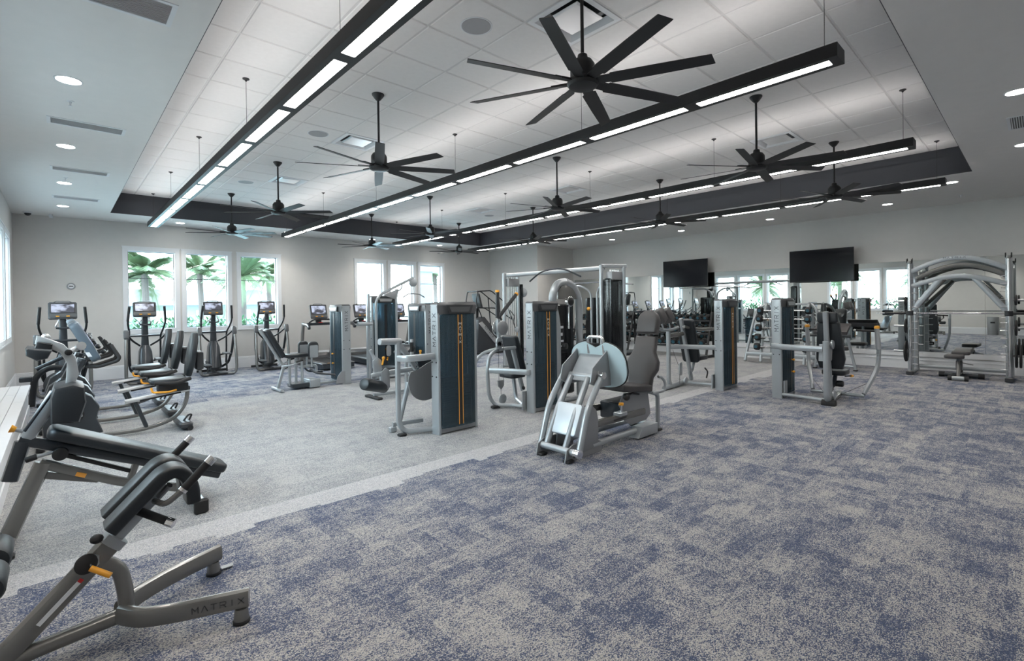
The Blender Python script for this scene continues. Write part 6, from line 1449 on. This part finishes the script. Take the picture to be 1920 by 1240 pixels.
def plate(loc, r, lab, th=0.035):
    p = thing('weight_disc', lab, 'weight plate', loc, 0, 'black weight plates on the smith machine')
    o = V((0, 1, 0))
    MB().lathe((0, -th/2, 0), (0, 1, 0), [(0, 0.028), (0, r-0.012), (0.008, r), (th-0.008, r), (th, r-0.012), (th, r*0.8), (th-0.008, r*0.76), (th-0.008, r*0.35), (th, r*0.3), (th, 0.028)], 28).build('plate_body', RUB, p)
    m = MB(); m.lathe((0, -th/2-0.002, 0), (0, 1, 0), [(0, 0.026), (0, 0.045), (th+0.004, 0.045), (th+0.004, 0.026)], 20); m.build('hub_ring', BRKT, p)
x_ = 13.24 + 0.12
for s, side in ((1, 'left'), (-1, 'right')):
    for z, r, rw, n in ((0.48, 0.225, 'bottom', 2 if s < 0 else 1), (1.02, 0.15, 'middle', 1), (1.55, 0.10, 'top', 1)):
        for k in range(n):
            plate((x_, 1.13 + s*(hw + 0.09 + k*0.06), z - 0.0), r, '%s black plate on the %s peg, %s side of the smith machine' % (('large', 'medium', 'small')[('bottom', 'middle', 'top').index(rw)] + ('' if k == 0 else ' outer'), rw, side))

# flat bench in the smith machine
t = thing('adjustable_bench', 'grey adjustable flat bench under the smith machine bar', 'bench', (13.0, 1.08, 0))
pad(t, 'seat_pad', [(-0.16, -0.10), (-0.12, -0.15), (0.14, -0.13), (0.14, 0.13), (-0.12, 0.15), (-0.16, 0.10)], (-0.18, 0.05, 0.47), (1, 0, 0), (0, 1, 0), 0.07, PADG)
pad(t, 'back_pad', rrect(0.78, 0.28, 0.05), (0.34, -0.02, 0.53), (1, 0, 0.03), (0, 1, 0), 0.07, PADG)
frame(t, 'spine', [[(-0.22, 0.0, 0.40), (0.55, 0.0, 0.42)]], 0.05, 0.06, CHAR, 0); frame(t, 'front_leg', [[(-0.10, 0.0, 0.40), (-0.22, 0.0, 0.07)]], 0.06, 0.07, SILD, 0); frame(t, 'rear_leg', [[(0.15, 0, 0.42), (0.30, 0, 0.08)]], 0.06, 0.07, SILD, 0)
frame(t, 'lower_beam', [[(-0.22, 0, 0.10), (0.30, 0, 0.10)]], 0.05, 0.06, SILD, 0)
MB().cyl((-0.24, -0.11, 0.05), (-0.24, 0.11, 0.05), 0.042, 14).build('front_foot', SILV, t); MB().cyl((0.30, -0.30, 0.05), (0.30, 0.30, 0.05), 0.038, 14).build('rear_foot', CHAR, t)
for s in (-1, 1): MB().cyl((-0.24, s*0.09, 0.05), (-0.24, s*0.15, 0.05), 0.05, 14).build('rubber_end_cap', RUB, t); MB().cyl((0.30, s*0.25, 0.05), (0.30, s*0.34, 0.05), 0.048, 14).build('rubber_end_cap', RUB, t)
m = MB(); m.cyl((0.0, -0.03, 0.33), (0.0, -0.20, 0.30), 0.012, 8); m.build('adjuster_handle', BRKT, t); MB().prism([(-0.1, -0.08), (0.1, -0.10), (0.14, 0.06), (-0.06, 0.10)], (-0.05, 0, 0.28), (1, 0, 0), (0, 0, 1), 0.09, 0.01).build('adjuster_plate', DKG, t)
# potted purple plant outside the fifth window
t = thing('purple_shrub', 'purple-leaved shrub outside the fifth back window', 'shrub', (9.1, 16.7, -0.16))
r = random.Random(5); PUR = mat('purple leaf', (0.24, 0.12, 0.24), 0.6, vary=0.3)
m = MB()
for k in range(26):
    a = r.uniform(0, 2*pi); e = r.uniform(0.5, 1.35); L_ = r.uniform(0.9, 1.35); d = V((cos(a)*cos(e), sin(a)*cos(e), sin(e))); m.tube([(0, 0, 0.2), d*L_*0.6 + V((0, 0, 0.25)), d*L_ + V((0, 0, 0.25))], 0.012, 5)
    for q in range(12):
        c = d*L_*(0.3+0.7*q/12) + V((0, 0, 0.25)); sd = V((r.uniform(-1, 1), r.uniform(-1, 1), r.uniform(-.2, 1))).normalized()*0.09; m.add([c, c+sd*.5+V((0, 0, .03)), c+sd, c+sd*.5-V((0, 0, .03))], [(0, 1, 2, 3)])
m.build('foliage', PUR, t, smooth=0); MB().lathe((0, 0, 0), (0, 0, 1), [(0, 0.15), (0.35, 0.22), (0.35, 0.19), (0.30, 0.18)], 16).build('pot', BRKT, t)
